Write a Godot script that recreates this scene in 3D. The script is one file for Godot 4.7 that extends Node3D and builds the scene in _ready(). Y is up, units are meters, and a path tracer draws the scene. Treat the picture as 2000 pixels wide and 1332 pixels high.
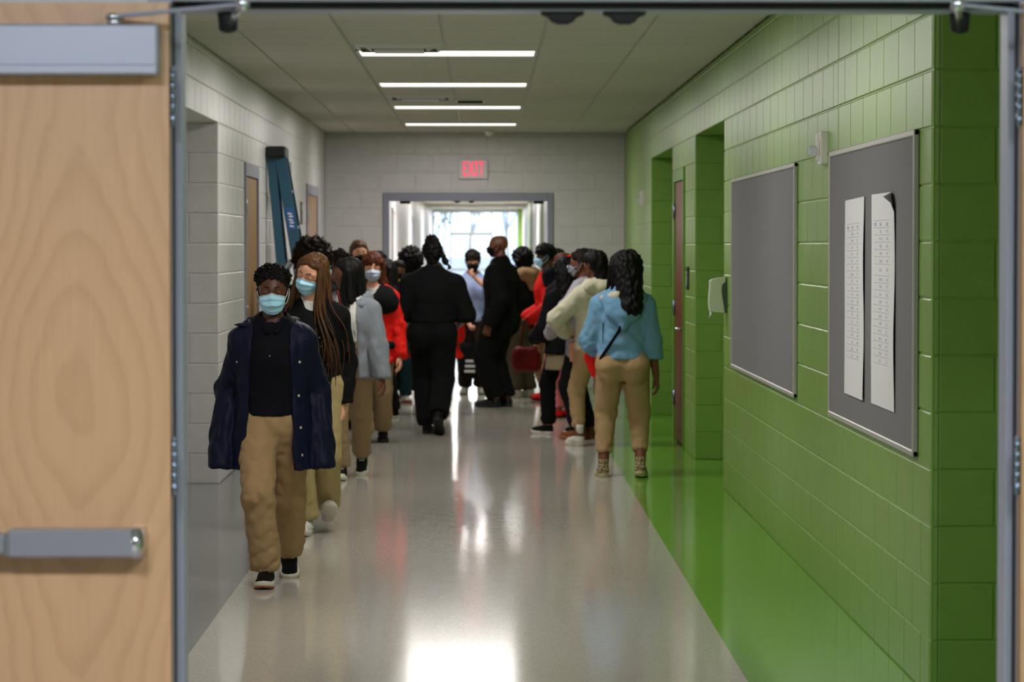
extends Node3D
# A school corridor seen through an open double door: x to the side, y up, the corridor runs along -z from the camera.
const CEIL := 2.893
const XL := -1.79
const XR := 1.59
const DW := 10.08      # where the corridor's green wall begins
const DE := 32.1       # the wall with the far doorway
const DB := 80.0       # the glazed end of the far corridor
const CRS := 0.2032    # one block course
const BLK := 0.4064    # one block length
var M := {}
var rng := RandomNumberGenerator.new()
var meshes := {}

func _ready():
	rng.seed = 11
	var cam := Camera3D.new()
	cam.name = "camera"
	add_child(cam)
	cam.position = Vector3(0, 1.61, 0)
	cam.rotation = Vector3(-atan(186.0 / 5556.0), -atan(55.0 / 5556.0), 0)
	cam.near = 0.05
	cam.far = 400.0
	var ca := CameraAttributesPhysical.new()
	ca.frustum_focal_length = 100.0
	ca.frustum_focus_distance = 12.6
	ca.frustum_near = 0.05
	ca.frustum_far = 400.0
	ca.exposure_aperture = 5.6
	cam.attributes = ca
	cam.fov = rad_to_deg(2.0 * atan(666.0 / 5556.0))
	cam.current = true
	var we := WorldEnvironment.new()
	we.name = "environment"
	var env := Environment.new()
	env.background_mode = Environment.BG_SKY
	var sm := ProceduralSkyMaterial.new()
	sm.sky_top_color = Color(0.78, 0.87, 0.98)
	sm.sky_horizon_color = Color(0.86, 0.93, 1.0)
	sm.sky_curve = 0.2
	sm.ground_bottom_color = Color(0.4, 0.42, 0.42)
	sm.ground_horizon_color = Color(0.75, 0.82, 0.88)
	sm.sky_energy_multiplier = SKY
	sm.ground_energy_multiplier = SKY
	var sky := Sky.new()
	sky.sky_material = sm
	env.sky = sky
	env.tonemap_mode = Environment.TONE_MAPPER_LINEAR
	env.tonemap_exposure = EXPOSURE
	env.sdfgi_enabled = true
	env.ssao_enabled = true
	env.ssil_enabled = true
	we.environment = env
	add_child(we)
	make_materials()
	build_setting()
	build_fittings()
	build_people()

const SKY := 1.6
const EXPOSURE := 0.95
const LAMP := 4.4       # a corridor troffer's light
const LAMP_FAR := 15.0   # troffers past the far doorway
const LOBBY := 10.0      # lamps on the camera's side of the doors

# ------------------------------------------------------------------ small helpers
func numbered(n: String, parent: Node) -> String:
	if not parent.has_node(n): return n
	var i := 1
	while parent.has_node("%s_%03d" % [n, i]): i += 1
	return "%s_%03d" % [n, i]

var counts := {}
func name_in(o: Node, n: String, parent: Node):
	var key := [parent, n]
	var c: int = counts.get(key, 0)
	counts[key] = c + 1
	o.name = n if c == 0 else "%s_%03d" % [n, c]
	parent.add_child(o, true)

func mi(n: String, mesh: Mesh, mat: Material, parent: Node = self) -> MeshInstance3D:
	var o := MeshInstance3D.new()
	o.mesh = mesh
	if mat: o.material_override = mat
	name_in(o, n, parent)
	return o

func put(n: String, st: SurfaceTool, mat: Material, parent: Node = self) -> MeshInstance3D:
	return mi(n, done(st), mat, parent)

func done(st: SurfaceTool) -> ArrayMesh:
	st.generate_normals()
	return st.commit()

func thing(n: String, label: String, category: String, at := Vector3.ZERO, turn := 0.0, group := "") -> Node3D:
	var o := Node3D.new()
	name_in(o, n, self)
	o.position = at
	o.rotation.y = turn
	tag(o, label, category, group)
	return o

func tag(o: Node, label: String, category: String, group := "", kind := ""):
	o.set_meta("label", label)
	o.set_meta("category", category)
	if group: o.set_meta("group", group)
	if kind: o.set_meta("kind", kind)

func struct(n: String, label: String, category: String, at := Vector3.ZERO) -> Node3D:
	var o := thing(n, label, category, at)
	o.set_meta("kind", "structure")
	return o

func surf(smooth := false) -> SurfaceTool:
	var st := SurfaceTool.new()
	st.begin(Mesh.PRIMITIVE_TRIANGLES)
	st.set_smooth_group(0 if smooth else -1)
	return st

func tri(st: SurfaceTool, a: Vector3, b: Vector3, c: Vector3, out: Vector3):
	if (a - c).cross(a - b).dot(out) < 0:
		var t := b
		b = c
		c = t
	st.add_vertex(a)
	st.add_vertex(b)
	st.add_vertex(c)

func quad(st: SurfaceTool, a: Vector3, b: Vector3, c: Vector3, d: Vector3, out: Vector3):
	tri(st, a, b, c, out)
	tri(st, a, c, d, out)

func bx(st: SurfaceTool, lo: Vector3, hi: Vector3, bev := 0.0):
	var c := (lo + hi) / 2.0
	var h := (hi - lo) / 2.0
	var b := minf(bev, minf(h.x, minf(h.y, h.z)) * 0.98)
	for ax in 3:
		var u := (ax + 1) % 3
		var v := (ax + 2) % 3
		for s in [-1.0, 1.0]:
			var q: Array[Vector3] = []
			for k in [[-1, -1], [1, -1], [1, 1], [-1, 1]]:
				var p := Vector3.ZERO
				p[ax] = s * h[ax]
				p[u] = k[0] * (h[u] - b)
				p[v] = k[1] * (h[v] - b)
				q.append(c + p)
			var n := Vector3.ZERO
			n[ax] = s
			quad(st, q[0], q[1], q[2], q[3], n)
	if b <= 0.0: return
	for ax in 3:
		var u := (ax + 1) % 3
		var v := (ax + 2) % 3
		for su in [-1.0, 1.0]:
			for sv in [-1.0, 1.0]:
				var q: Array[Vector3] = []
				for k in [[-1, 0], [1, 0], [1, 1], [-1, 1]]:
					var p := Vector3.ZERO
					p[ax] = k[0] * (h[ax] - b)
					p[u] = su * (h[u] - (0.0 if k[1] == 0 else b))
					p[v] = sv * (h[v] - (b if k[1] == 0 else 0.0))
					q.append(c + p)
				var n := Vector3.ZERO
				n[u] = su
				n[v] = sv
				quad(st, q[0], q[1], q[2], q[3], n)
	for sx in [-1.0, 1.0]:
		for sy in [-1.0, 1.0]:
			for sz in [-1.0, 1.0]:
				var s := Vector3(sx, sy, sz)
				tri(st, c + s * Vector3(h.x, h.y - b, h.z - b), c + s * Vector3(h.x - b, h.y, h.z - b), c + s * Vector3(h.x - b, h.y - b, h.z), s)

func box(n: String, lo: Vector3, hi: Vector3, mat: Material, parent: Node = self, bev := 0.0) -> MeshInstance3D:
	var st := surf()
	bx(st, lo, hi, bev)
	return put(n, st, mat, parent)

# a tube through points with a radius at each
func tube(st: SurfaceTool, pts: Array, rad: Array, sides := 10, caps := true):
	var rings := []
	for i in pts.size():
		var a: Vector3 = pts[maxi(i - 1, 0)]
		var b: Vector3 = pts[mini(i + 1, pts.size() - 1)]
		var d := (b - a).normalized()
		var u := d.cross(Vector3.UP if absf(d.y) < 0.9 else Vector3.RIGHT).normalized()
		var v := d.cross(u)
		var ring := []
		for k in sides:
			var t := TAU * k / sides
			ring.append(pts[i] + (u * cos(t) + v * sin(t)) * float(rad[mini(i, rad.size() - 1)]))
		rings.append(ring)
	for i in pts.size() - 1:
		for k in sides:
			var k2 := (k + 1) % sides
			var mid: Vector3 = (rings[i][k] + rings[i + 1][k2]) / 2.0 - (pts[i] + pts[i + 1]) / 2.0
			quad(st, rings[i][k], rings[i][k2], rings[i + 1][k2], rings[i + 1][k], mid)
	if caps:
		for e in [0, pts.size() - 1]:
			var out: Vector3 = pts[0] - pts[1] if e == 0 else pts[e] - pts[e - 1]
			for k in sides:
				tri(st, pts[e], rings[e][k], rings[e][(k + 1) % sides], out)

# a solid from a flat outline in x and y, swept from z0 to z1, its front edge chamfered
func slab(st: SurfaceTool, outline: PackedVector2Array, z0: float, z1: float, bev := 0.0):
	var n := outline.size()
	var inner := outline
	if bev > 0.0:
		var off := Geometry2D.offset_polygon(outline, -bev)
		if off.size() == 1 and off[0].size() == n:
			inner = off[0]
			var best := 0
			for k in n:
				if inner[k].distance_to(outline[0]) < inner[best].distance_to(outline[0]): best = k
			var turned := PackedVector2Array()
			for k in n: turned.append(inner[(k + best) % n])
			if turned[1].distance_to(outline[1]) > turned[n - 1].distance_to(outline[1]):
				bev = 0.0
				inner = outline
			else:
				inner = turned
		else:
			bev = 0.0
	var cw := Geometry2D.is_polygon_clockwise(outline)
	for k in n:
		var a := outline[k]
		var b := outline[(k + 1) % n]
		var o := Vector3(b.y - a.y, a.x - b.x, 0) * (-1.0 if cw else 1.0)
		quad(st, Vector3(a.x, a.y, z0), Vector3(b.x, b.y, z0), Vector3(b.x, b.y, z1 - bev), Vector3(a.x, a.y, z1 - bev), o)
		if bev > 0.0:
			var c := inner[k]
			var d := inner[(k + 1) % n]
			quad(st, Vector3(a.x, a.y, z1 - bev), Vector3(b.x, b.y, z1 - bev), Vector3(d.x, d.y, z1), Vector3(c.x, c.y, z1), o.normalized() + Vector3.BACK)
	var t := Geometry2D.triangulate_polygon(inner)
	for k in range(0, t.size(), 3):
		tri(st, Vector3(inner[t[k]].x, inner[t[k]].y, z1), Vector3(inner[t[k + 1]].x, inner[t[k + 1]].y, z1), Vector3(inner[t[k + 2]].x, inner[t[k + 2]].y, z1), Vector3.BACK)
	t = Geometry2D.triangulate_polygon(outline)
	for k in range(0, t.size(), 3):
		tri(st, Vector3(outline[t[k]].x, outline[t[k]].y, z0), Vector3(outline[t[k + 1]].x, outline[t[k + 1]].y, z0), Vector3(outline[t[k + 2]].x, outline[t[k + 2]].y, z0), Vector3.FORWARD)

func rounded(w: float, h: float, r: float, steps := 4) -> PackedVector2Array:
	var out := PackedVector2Array()
	for q in 4:
		var c := Vector2((w / 2 - r) * (1 if q in [0, 3] else -1), (h / 2 - r) * (1 if q in [0, 1] else -1))
		for k in steps + 1:
			var t := (q + float(k) / steps) * PI / 2
			out.append(c + Vector2(cos(t), sin(t)) * r)
	return out

func words(parent: Node, n: String, text: String, height: float, depth: float, mat: Material, at: Vector3, turn: Vector3, bold := true, squeeze := 1.0) -> MeshInstance3D:
	var f := SystemFont.new()
	f.font_names = PackedStringArray(["Droid Sans"])
	f.font_weight = 700 if bold else 400
	var t := TextMesh.new()
	t.text = text
	t.font = f
	t.font_size = 32
	t.pixel_size = height / 23.0
	t.depth = depth
	t.curve_step = 2.0
	var o := mi(n, t, mat, parent)
	o.position = at
	o.rotation = turn
	o.scale = Vector3(squeeze, 1, 1)
	return o

# ------------------------------------------------------------------ materials
func mat(key: String, color: Color, rough := 0.6, metal := 0.0) -> StandardMaterial3D:
	var m := StandardMaterial3D.new()
	m.resource_name = key
	m.albedo_color = color
	m.roughness = rough
	m.metallic = metal
	M[key] = m
	return m

func noise_tex(freq: float, kind: int, ramp: Array, size := 512, seed_ := 1, octaves := 3) -> NoiseTexture2D:
	var n := FastNoiseLite.new()
	n.noise_type = kind
	n.frequency = freq
	n.seed = seed_
	n.fractal_octaves = octaves
	if kind == FastNoiseLite.TYPE_CELLULAR:
		n.cellular_return_type = FastNoiseLite.RETURN_CELL_VALUE
		n.fractal_type = FastNoiseLite.FRACTAL_NONE
	var t := NoiseTexture2D.new()
	t.width = size
	t.height = size
	t.seamless = true
	t.noise = n
	if ramp.size():
		var g := Gradient.new()
		var offs := PackedFloat32Array()
		var cols := PackedColorArray()
		for r in ramp:
			offs.append(r[0])
			cols.append(r[1])
		g.offsets = offs
		g.colors = cols
		t.color_ramp = g
	return t

func grey(v: float) -> Color: return Color(v, v, v)

func tri_map(m: StandardMaterial3D, scale: float, world := true):
	m.uv1_triplanar = true
	m.uv1_world_triplanar = world
	m.uv1_scale = Vector3.ONE * scale
	m.uv1_triplanar_sharpness = 6.0

func make_materials():
	var smooth := FastNoiseLite.TYPE_SIMPLEX_SMOOTH
	var cell := FastNoiseLite.TYPE_CELLULAR
	var paint_bump := noise_tex(0.03, smooth, [[0.0, grey(0.2)], [1.0, grey(0.8)]], 512, 3, 4)
	var mottle := noise_tex(0.01, smooth, [[0.0, grey(0.965)], [1.0, grey(1.0)]], 256, 5, 3)
	for p in [["green_paint", GREEN, 0.34], ["white_paint", Color(0.81, 0.80, 0.795), 0.36]]:
		var m := mat(p[0], p[1], p[2])
		m.albedo_texture = mottle
		m.heightmap_enabled = true
		m.heightmap_texture = paint_bump
		m.heightmap_scale = 0.1
		tri_map(m, 2.2)
	# terrazzo: a cement ground with fine chips, polished
	var chips := noise_tex(0.2, cell, [[0.0, Color(0.76, 0.74, 0.70)], [0.1, Color(0.83, 0.81, 0.77)], [0.35, Color(0.87, 0.85, 0.81)], [0.8, Color(0.89, 0.87, 0.83)], [0.95, Color(0.93, 0.92, 0.89)], [1.0, Color(0.7, 0.67, 0.63)]], 1024, 8)
	var wear := noise_tex(0.012, smooth, [[0.0, grey(0.8)], [1.0, grey(1.0)]], 512, 21, 4)
	var t := mat("terrazzo", Color(0.82, 0.815, 0.805), 0.12)
	t.albedo_texture = chips
	t.roughness_texture = wear
	tri_map(t, 1.0)
	var g := mat("green_terrazzo", Color(0.44, 0.66, 0.22), 0.12)
	g.albedo_texture = noise_tex(0.2, cell, [[0.0, grey(0.8)], [0.2, grey(0.92)], [0.9, grey(1.0)]], 512, 9)
	g.roughness_texture = wear
	tri_map(g, 1.0)
	var gg := mat("grey_terrazzo", Color(0.5, 0.5, 0.49), 0.12)
	gg.albedo_texture = g.albedo_texture
	gg.roughness_texture = wear
	tri_map(gg, 1.0)
	var tile := mat("ceiling_tile", Color(0.82, 0.81, 0.77), 0.95)
	tile.albedo_texture = noise_tex(0.09, smooth, [[0.0, grey(0.86)], [0.4, grey(0.97)], [1.0, grey(1.0)]], 512, 12, 4)
	tri_map(tile, 1.6)
	mat("ceiling_grid", Color(0.72, 0.71, 0.68), 0.5)
	mat("white_metal", Color(0.83, 0.83, 0.83), 0.45)
	mat("dark_gap", Color(0.09, 0.09, 0.09), 0.9)
	mat("grey_frame", Color(0.52, 0.53, 0.59), 0.42)
	mat("near_frame", Color(0.64, 0.65, 0.71), 0.4)
	mat("dark_rubber", Color(0.05, 0.055, 0.06), 0.7)
	mat("aluminium", Color(0.66, 0.67, 0.73), 0.4, 0.25)
	mat("bar_metal", Color(0.6, 0.6, 0.63), 0.38, 0.4)
	mat("chrome", Color(0.8, 0.8, 0.82), 0.16, 0.95)
	mat("hinge_steel", Color(0.5, 0.55, 0.62), 0.3, 0.85)
	mat("black_plastic", Color(0.05, 0.05, 0.055), 0.5)
	mat("white_plastic", Color(0.86, 0.86, 0.83), 0.35)
	mat("dispenser_green", Color(0.24, 0.32, 0.25), 0.4)
	mat("dispenser_white", Color(0.80, 0.84, 0.74), 0.35)
	mat("red_print", Color(0.72, 0.12, 0.08), 0.6)
	mat("sign_white", Color(0.85, 0.85, 0.86), 0.5)
	mat("board_trim", Color(0.72, 0.72, 0.70), 0.38, 0.35)
	var bf := mat("board_cloth", Color(0.48, 0.48, 0.49), 0.9)
	bf.albedo_texture = noise_tex(0.25, smooth, [[0.0, grey(0.85)], [1.0, grey(1.0)]], 256, 31, 2)
	tri_map(bf, 3.0)
	mat("clear_lens", Color(0.8, 0.82, 0.85), 0.12)
	mat("ladder_blue", Color(0.11, 0.29, 0.37), 0.42)
	mat("ladder_cap", Color(0.025, 0.03, 0.035), 0.5)
	mat("ladder_label", Color(0.14, 0.32, 0.54), 0.45)
	mat("green_frame", Color(0.36, 0.55, 0.13), 0.35)
	mat("red_brown_door", Color(0.50, 0.27, 0.13), 0.4)
	M.red_brown_door.albedo_texture = noise_tex(0.02, smooth, [[0.0, grey(0.75)], [1.0, grey(1.0)]], 256, 33, 3)
	tri_map(M.red_brown_door, 1.0)
	M.red_brown_door.uv1_scale = Vector3(9, 0.7, 9)
	var em := mat("lamp_glow", Color(0.95, 0.95, 0.95), 0.5)
	em.emission_enabled = true
	em.emission = Color(1, 0.985, 0.95)
	em.emission_energy_multiplier = 2.2
	var ex := mat("sign_glow", Color(0.9, 0.2, 0.3), 0.4)
	ex.emission_enabled = true
	ex.emission = Color(1.0, 0.33, 0.47)
	ex.emission_energy_multiplier = 0.75
	var gl := mat("glass", Color(0.9, 0.97, 1.0, 0.06), 0.03)
	gl.transparency = BaseMaterial3D.TRANSPARENCY_ALPHA
	mat("glass_frame", Color(0.86, 0.88, 0.89), 0.4, 0.3)
	mat("pale_wood", Color(0.66, 0.5, 0.33), 0.45)
	M.pale_wood.albedo_texture = M.red_brown_door.albedo_texture
	tri_map(M.pale_wood, 1.0)
	M.pale_wood.uv1_scale = Vector3(9, 0.7, 9)
	var wood := mat("maple_veneer", Color(0.93, 0.93, 0.93), 0.38)
	wood.albedo_texture = ImageTexture.create_from_image(veneer())
	wood.clearcoat_enabled = true
	wood.clearcoat = 0.25
	wood.clearcoat_roughness = 0.3
	mat("wood_edge", Color(0.62, 0.46, 0.32), 0.5)

const GREEN := Color(0.49, 0.645, 0.285)

# plain-sliced maple: tall nested arches on a pale ground
func veneer() -> Image:
	var w := 384
	var h := 1024
	var n := FastNoiseLite.new()
	n.seed = 4
	n.frequency = 0.006
	var fine := FastNoiseLite.new()
	fine.seed = 9
	fine.frequency = 0.05
	var data := PackedByteArray()
	data.resize(w * h * 3)
	var at := 0
	for y in h:
		for x in w:
			var u := float(x) / w
			var v := float(y) / h
			# leaves of veneer side by side, each with long arches about its own middle
			var lane := fposmod(u * 2.0 + 0.94, 1.0) - 0.5
			var odd := floorf(u * 2.0 + 0.94)
			var bend := pow(absf(lane) * 2.0, 1.5)
			var f := 1.35 * (1.0 - cos(TAU * (v - 0.17 - odd * 0.13) / 0.62)) + bend * 3.6 + n.get_noise_2d(x * 0.7, y * 0.4) * 0.9
			var ring := fposmod(f * 1.15, 1.0)
			var line := smoothstep(0.0, 0.12, ring) * (1.0 - smoothstep(0.5, 1.0, ring))
			var grain := fine.get_noise_2d(x * 5.0, y * 0.12) * 0.035
			var k := 0.945 + 0.05 * line + grain * 0.7 - 0.02 * n.get_noise_2d(x * 2.0, y * 0.2)
			var warm := 0.018 * (1.0 - line)
			data[at] = clampi(int(218.0 * k + 255.0 * warm * 0.55), 0, 255)
			data[at + 1] = clampi(int(173.0 * k), 0, 255)
			data[at + 2] = clampi(int(130.0 * k - 255.0 * warm * 0.5), 0, 255)
			at += 3
	return Image.create_from_data(w, h, false, Image.FORMAT_RGB8, data)

# ------------------------------------------------------------------ the setting
func block_mesh(w: float, h: float) -> ArrayMesh:
	var key := "%d %d" % [roundi(w * 1000.0), roundi(h * 1000.0)]
	if meshes.has(key): return meshes[key]
	var st := surf()
	var x := w / 2.0 - 0.0026
	var y := h / 2.0 - 0.0026
	var b := 0.005
	var o := [Vector3(-x, -y, -0.003), Vector3(x, -y, -0.003), Vector3(x, y, -0.003), Vector3(-x, y, -0.003)]
	var f := [Vector3(-x + b, -y + b, 0), Vector3(x - b, -y + b, 0), Vector3(x - b, y - b, 0), Vector3(-x + b, y - b, 0)]
	quad(st, f[0], f[1], f[2], f[3], Vector3.BACK)
	for k in 4:
		var k2 := (k + 1) % 4
		var out: Vector3 = o[k] + o[k2]
		out.z = 0.0
		quad(st, o[k], o[k2], f[k2], f[k], out.normalized() + Vector3.BACK)
		var dn := Vector3(0, 0, -0.01)
		quad(st, o[k], o[k2], o[k2] + dn, o[k] + dn, out)
	meshes[key] = done(st)
	return meshes[key]

# painted block, in running bond: each block a piece of its own, those past the limit joined
func blocks(parent: Node, o: Vector3, dir: Vector3, n: Vector3, run: float, y0: float, y1: float, holes: Array, joints: Array, m: Material, limit := 300, odd := 0, seen_from := 9.9):
	var pieces := []
	var c := int(floor(y0 / CRS + 0.01))
	while c * CRS < y1 - 0.02:
		var lo := maxf(c * CRS, y0)
		var hi := minf((c + 1) * CRS, y1)
		var cuts: Array[float] = [0.0, run]
		var s := BLK / 2.0 if (c + odd) % 2 == 0 else BLK
		while s < run - 0.01:
			cuts.append(s)
			s += BLK
		for j in joints: cuts.append(j)
		var spans := [[0.0, run]]
		for h in holes:
			if h[2] < hi - 0.01 and h[3] > lo + 0.01:
				cuts.append(h[0])
				cuts.append(h[1])
		cuts.sort()
		for k in cuts.size() - 1:
			var a := cuts[k]
			var b := cuts[k + 1]
			if b - a < 0.02: continue
			var mid := (a + b) / 2.0
			var rows := [[lo, hi]]
			for h in holes:
				if mid > h[0] and mid < h[1] and h[2] < hi - 0.01 and h[3] > lo + 0.01:
					var kept := []
					for r in rows:
						if h[2] > r[0] + 0.02: kept.append([r[0], h[2]])
						if h[3] < r[1] - 0.02: kept.append([h[3], r[1]])
					rows = kept
			for r in rows:
				var p: Vector3 = o + dir * mid + Vector3.UP * ((r[0] + r[1]) / 2.0)
				pieces.append([p.length() + (0.0 if p.z < -seen_from else 60.0), p, block_mesh(b - a, r[1] - r[0])])
		c += 1
	pieces.sort_custom(func(a, b): return a[0] < b[0])
	var basis := Basis(Vector3.UP.cross(n), Vector3.UP, n)
	var rest: SurfaceTool = null
	for k in pieces.size():
		var x := Transform3D(basis, pieces[k][1])
		if k < limit:
			mi("block", pieces[k][2], m, parent).transform = x
		else:
			if rest == null:
				rest = SurfaceTool.new()
				rest.begin(Mesh.PRIMITIVE_TRIANGLES)
			rest.append_from(pieces[k][2], 0, x)
	if rest:
		mi("further_blocks", rest.commit(), m, parent).set_meta("kind", "stuff")

# the rounded corner of each course
func corner_blocks(parent: Node, x: float, z: float, sx: float, sz: float, y1: float, m: Material, r := 0.025):
	var st := surf(true)
	for k in 7:
		var t0 := PI / 2 * k / 7.0
		var t1 := PI / 2 * (k + 1) / 7.0
		var a := Vector3(sx * r * (1 - cos(t0)), 0, sz * r * (1 - sin(t0)))
		var b := Vector3(sx * r * (1 - cos(t1)), 0, sz * r * (1 - sin(t1)))
		var u := Vector3.UP * (CRS - 0.008)
		quad(st, a, b, b + u, a + u, Vector3(-sx, 0, -sz))
	var t := surf()
	var mesh := done(st)
	var c := 0
	while c * CRS < y1 - 0.05:
		mi("corner_block", mesh, m, parent).position = Vector3(x, c * CRS + 0.004, z)
		c += 1

func core(parent: Node, n: String, boxes: Array, m: Material):
	var st := surf()
	for b in boxes: bx(st, Vector3(minf(b[0], b[1]), b[2], -maxf(b[4], b[5])), Vector3(maxf(b[0], b[1]), b[3], -minf(b[4], b[5])))
	put(n, st, m, parent)

func build_setting():
	var W: Material = M.white_paint
	var G: Material = M.green_paint
	# ---- floor: cream terrazzo with a grey and a green border
	var fl := struct("floor", "polished cream terrazzo floor with grey and green borders along the corridor walls", "floor")
	box("field", Vector3(-1.165, -0.12, -DB - 0.2), Vector3(0.975, 0, 3.0), M.terrazzo, fl)
	box("border", Vector3(-4.0, -0.12, -DB - 0.2), Vector3(-1.165, 0, 3.0), M.grey_terrazzo, fl).set_meta("label", "grey border strip")
	box("border", Vector3(0.975, -0.12, -DE), Vector3(4.0, 0, 3.0), M.green_terrazzo, fl).set_meta("label", "green border strip")
	box("border", Vector3(0.975, -0.12, -DB - 0.2), Vector3(4.0, 0, -DE), M.terrazzo, fl)
	# ---- green wall
	var wr := struct("wall_right", "green painted concrete block wall with two deep alcoves and grey pin boards", "wall")
	var d := 0.62
	var xc := XR + 0.0045
	core(wr, "wall_core", [
		[xc, XR + 1.6, 0, CEIL, DW + 0.0045, 18.8255], [xc, XR + d, 2.4425, CEIL, 18.8255, 21.4045], [xc, XR + d, 0, CEIL, 21.4045, 22.5], [xc, XR + d, 2.235, CEIL, 22.5, 23.7],
		[XR + 0.14, XR + d, 0, 2.235, 22.5, 23.7], [xc, XR + d, 0, CEIL, 23.7, 23.9955], [xc, XR + d, 2.4425, CEIL, 23.9955, 27.0645], [xc, XR + d, 0, CEIL, 27.0645, DE + 0.2],
		[XR + d, XR + d + 0.2, 0, CEIL, 18.8255, DE + 0.2]], G)
	var holes := [[18.83 - DW - 0.025, 21.4 - DW - 0.025, -1, 2.438], [24.0 - DW - 0.025, 27.06 - DW - 0.025, -1, 2.438], [22.5 - DW - 0.025, 23.7 - DW - 0.025, -1, 2.235]]
	blocks(wr, Vector3(XR, 0, -DW - 0.025), Vector3.FORWARD, Vector3.LEFT, DE - DW - 0.025, 0, CEIL, holes, [12.78 - DW - 0.025], G, 230)
	blocks(wr, Vector3(XR + 0.025, 0, -DW), Vector3.RIGHT, Vector3.BACK, 1.1, 0, CEIL, [], [], G, 42, 1)
	corner_blocks(wr, XR, -DW, 1.0, -1.0, CEIL, G)
	var al := struct("wall_alcove", "dark green block end faces of the alcoves in the green wall", "wall")
	blocks(al, Vector3(XR, 0, -21.4), Vector3.RIGHT, Vector3.BACK, d, 0, 2.438, [], [], G, 60)
	blocks(al, Vector3(XR, 0, -27.06), Vector3.RIGHT, Vector3.BACK, d, 0, 2.438, [], [], G, 60)
	# ---- white wall
	var wl := struct("wall_left", "white painted concrete block wall with wooden doors and an alcove", "wall")
	xc = XL - 0.0045
	core(wl, "wall_core", [
		[xc, XL - 0.7, 0, CEIL, 6.5, 15.5], [xc, XL - 0.7, 2.4425, CEIL, 15.5, 19.2445], [XL - 0.7, XL - 0.9, 0, CEIL, 15.0, 19.6],
		[xc, XL - 0.7, 0, CEIL, 19.2445, 21.3], [xc, XL - 0.7, 2.235, CEIL, 21.3, 22.55], [XL - 0.14, XL - 0.7, 0, 2.235, 21.3, 22.55],
		[xc, XL - 0.7, 0, CEIL, 22.55, 28.7], [xc, XL - 0.7, 2.235, CEIL, 28.7, 30.6], [XL - 0.14, XL - 0.7, 0, 2.235, 28.7, 30.6], [xc, XL - 0.7, 0, CEIL, 30.6, DE + 0.2]], W)
	holes = [[9.0, 12.74, -1, 2.438], [14.8, 16.05, -1, 2.235], [22.2, 24.1, -1, 2.235]]
	blocks(wl, Vector3(XL, 0, -6.5), Vector3.FORWARD, Vector3.RIGHT, DE - 6.5, 0, CEIL, holes, [], W, 280, 0, 17.2)
	blocks(wl, Vector3(XL, 0, -19.24), Vector3.LEFT, Vector3.BACK, 0.7, 0, 2.438, [], [], W, 30)
	# ---- end wall round the far doorway
	var we := struct("wall_end", "pale grey block wall around the far double doorway under the exit sign", "wall")
	core(we, "wall_core", [[XL - 0.004, -1.12, 0, CEIL, DE + 0.0045, DE + 0.2], [0.77, XR + 0.004, 0, CEIL, DE + 0.0045, DE + 0.2], [-1.12, 0.77, 2.16, CEIL, DE + 0.0045, DE + 0.2]], W)
	blocks(we, Vector3(XL, 0, -DE), Vector3.RIGHT, Vector3.BACK, XR - XL, 0, CEIL, [[-1.138 - XL, 0.786 - XL, -1, 2.205]], [], W, 200, 1)
	var tf := struct("trim_2", "grey metal frame of the far double doorway", "door frame")
	box("jamb", Vector3(-1.138, 0, -DE - 0.22), Vector3(-1.07, 2.205, -DE + 0.018), M.grey_frame, tf, 0.004)
	box("jamb", Vector3(0.718, 0, -DE - 0.22), Vector3(0.786, 2.205, -DE + 0.018), M.grey_frame, tf, 0.004)
	box("head", Vector3(-1.07, 2.113, -DE - 0.22), Vector3(0.718, 2.205, -DE + 0.018), M.grey_frame, tf, 0.004)
	for x in [-0.3, -0.14]: strike(tf, Vector3(x, 2.113, -DE - 0.06), 0.75)
	for x in [-0.95, 0.56]: box("closer_shoe", Vector3(x, 2.085, -DE - 0.16), Vector3(x + 0.12, 2.113, -DE - 0.04), M.dark_rubber, tf, 0.006)
	# ---- ceiling
	var ce := struct("ceiling", "suspended ceiling of square white lay-in tiles in a metal grid", "ceiling")
	box("ceiling_slab", Vector3(-4.0, CEIL + 0.03, -DE - 0.1), Vector3(4.0, CEIL + 0.2, 3.0), M.ceiling_tile, ce)
	var cols := [XL, -1.453, -0.848, -0.243, 0.362, 0.967, 1.572, 2.65]
	var mod := 0.6167
	var st := surf()
	for x in cols:
		if x != -0.243:
			bx(st, Vector3(x - 0.012, CEIL, -DE), Vector3(x + 0.012, CEIL + 0.028, -6.5))
			continue
		var from := 6.5
		for k in range(-18, 24, 6):
			var to := minf(18.70 + k * mod, DE)
			if to > from: bx(st, Vector3(x - 0.012, CEIL, -to), Vector3(x + 0.012, CEIL + 0.028, -from))
			from = to + mod
		bx(st, Vector3(x - 0.012, CEIL, -DE), Vector3(x + 0.012, CEIL + 0.028, -from))
	var near := surf()
	for k in range(-20, 22):
		var d0 := 18.70 + k * mod
		var d1 := minf(d0 + mod, DE)
		if d0 > DE: break
		bx(st, Vector3(XL, CEIL + 0.0005, -d0 - 0.012), Vector3(2.6, CEIL + 0.027, -d0 + 0.012))
		for c in 7:
			if c == 6 and d0 > DW: continue
			if c in [2, 3] and k % 6 == 0 and k > -19: continue
			if (c == 2 and (k == -1 or k == 9)): continue
			var x1: float = cols[c + 1]
			var lo := Vector3(cols[c] + 0.009, CEIL - 0.009, -d1 + 0.016)
			var hi := Vector3(x1 - 0.009, CEIL + 0.02, -d0 - 0.016)
			if d0 > 15.5:
				box("ceiling_tile", lo, hi, M.ceiling_tile, ce, 0.004)
			else:
				bx(near, lo, hi, 0.004)
	put("near_tiles", near, M.ceiling_tile, ce).set_meta("kind", "stuff")
	put("grid", st, M.ceiling_grid, ce)
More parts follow.
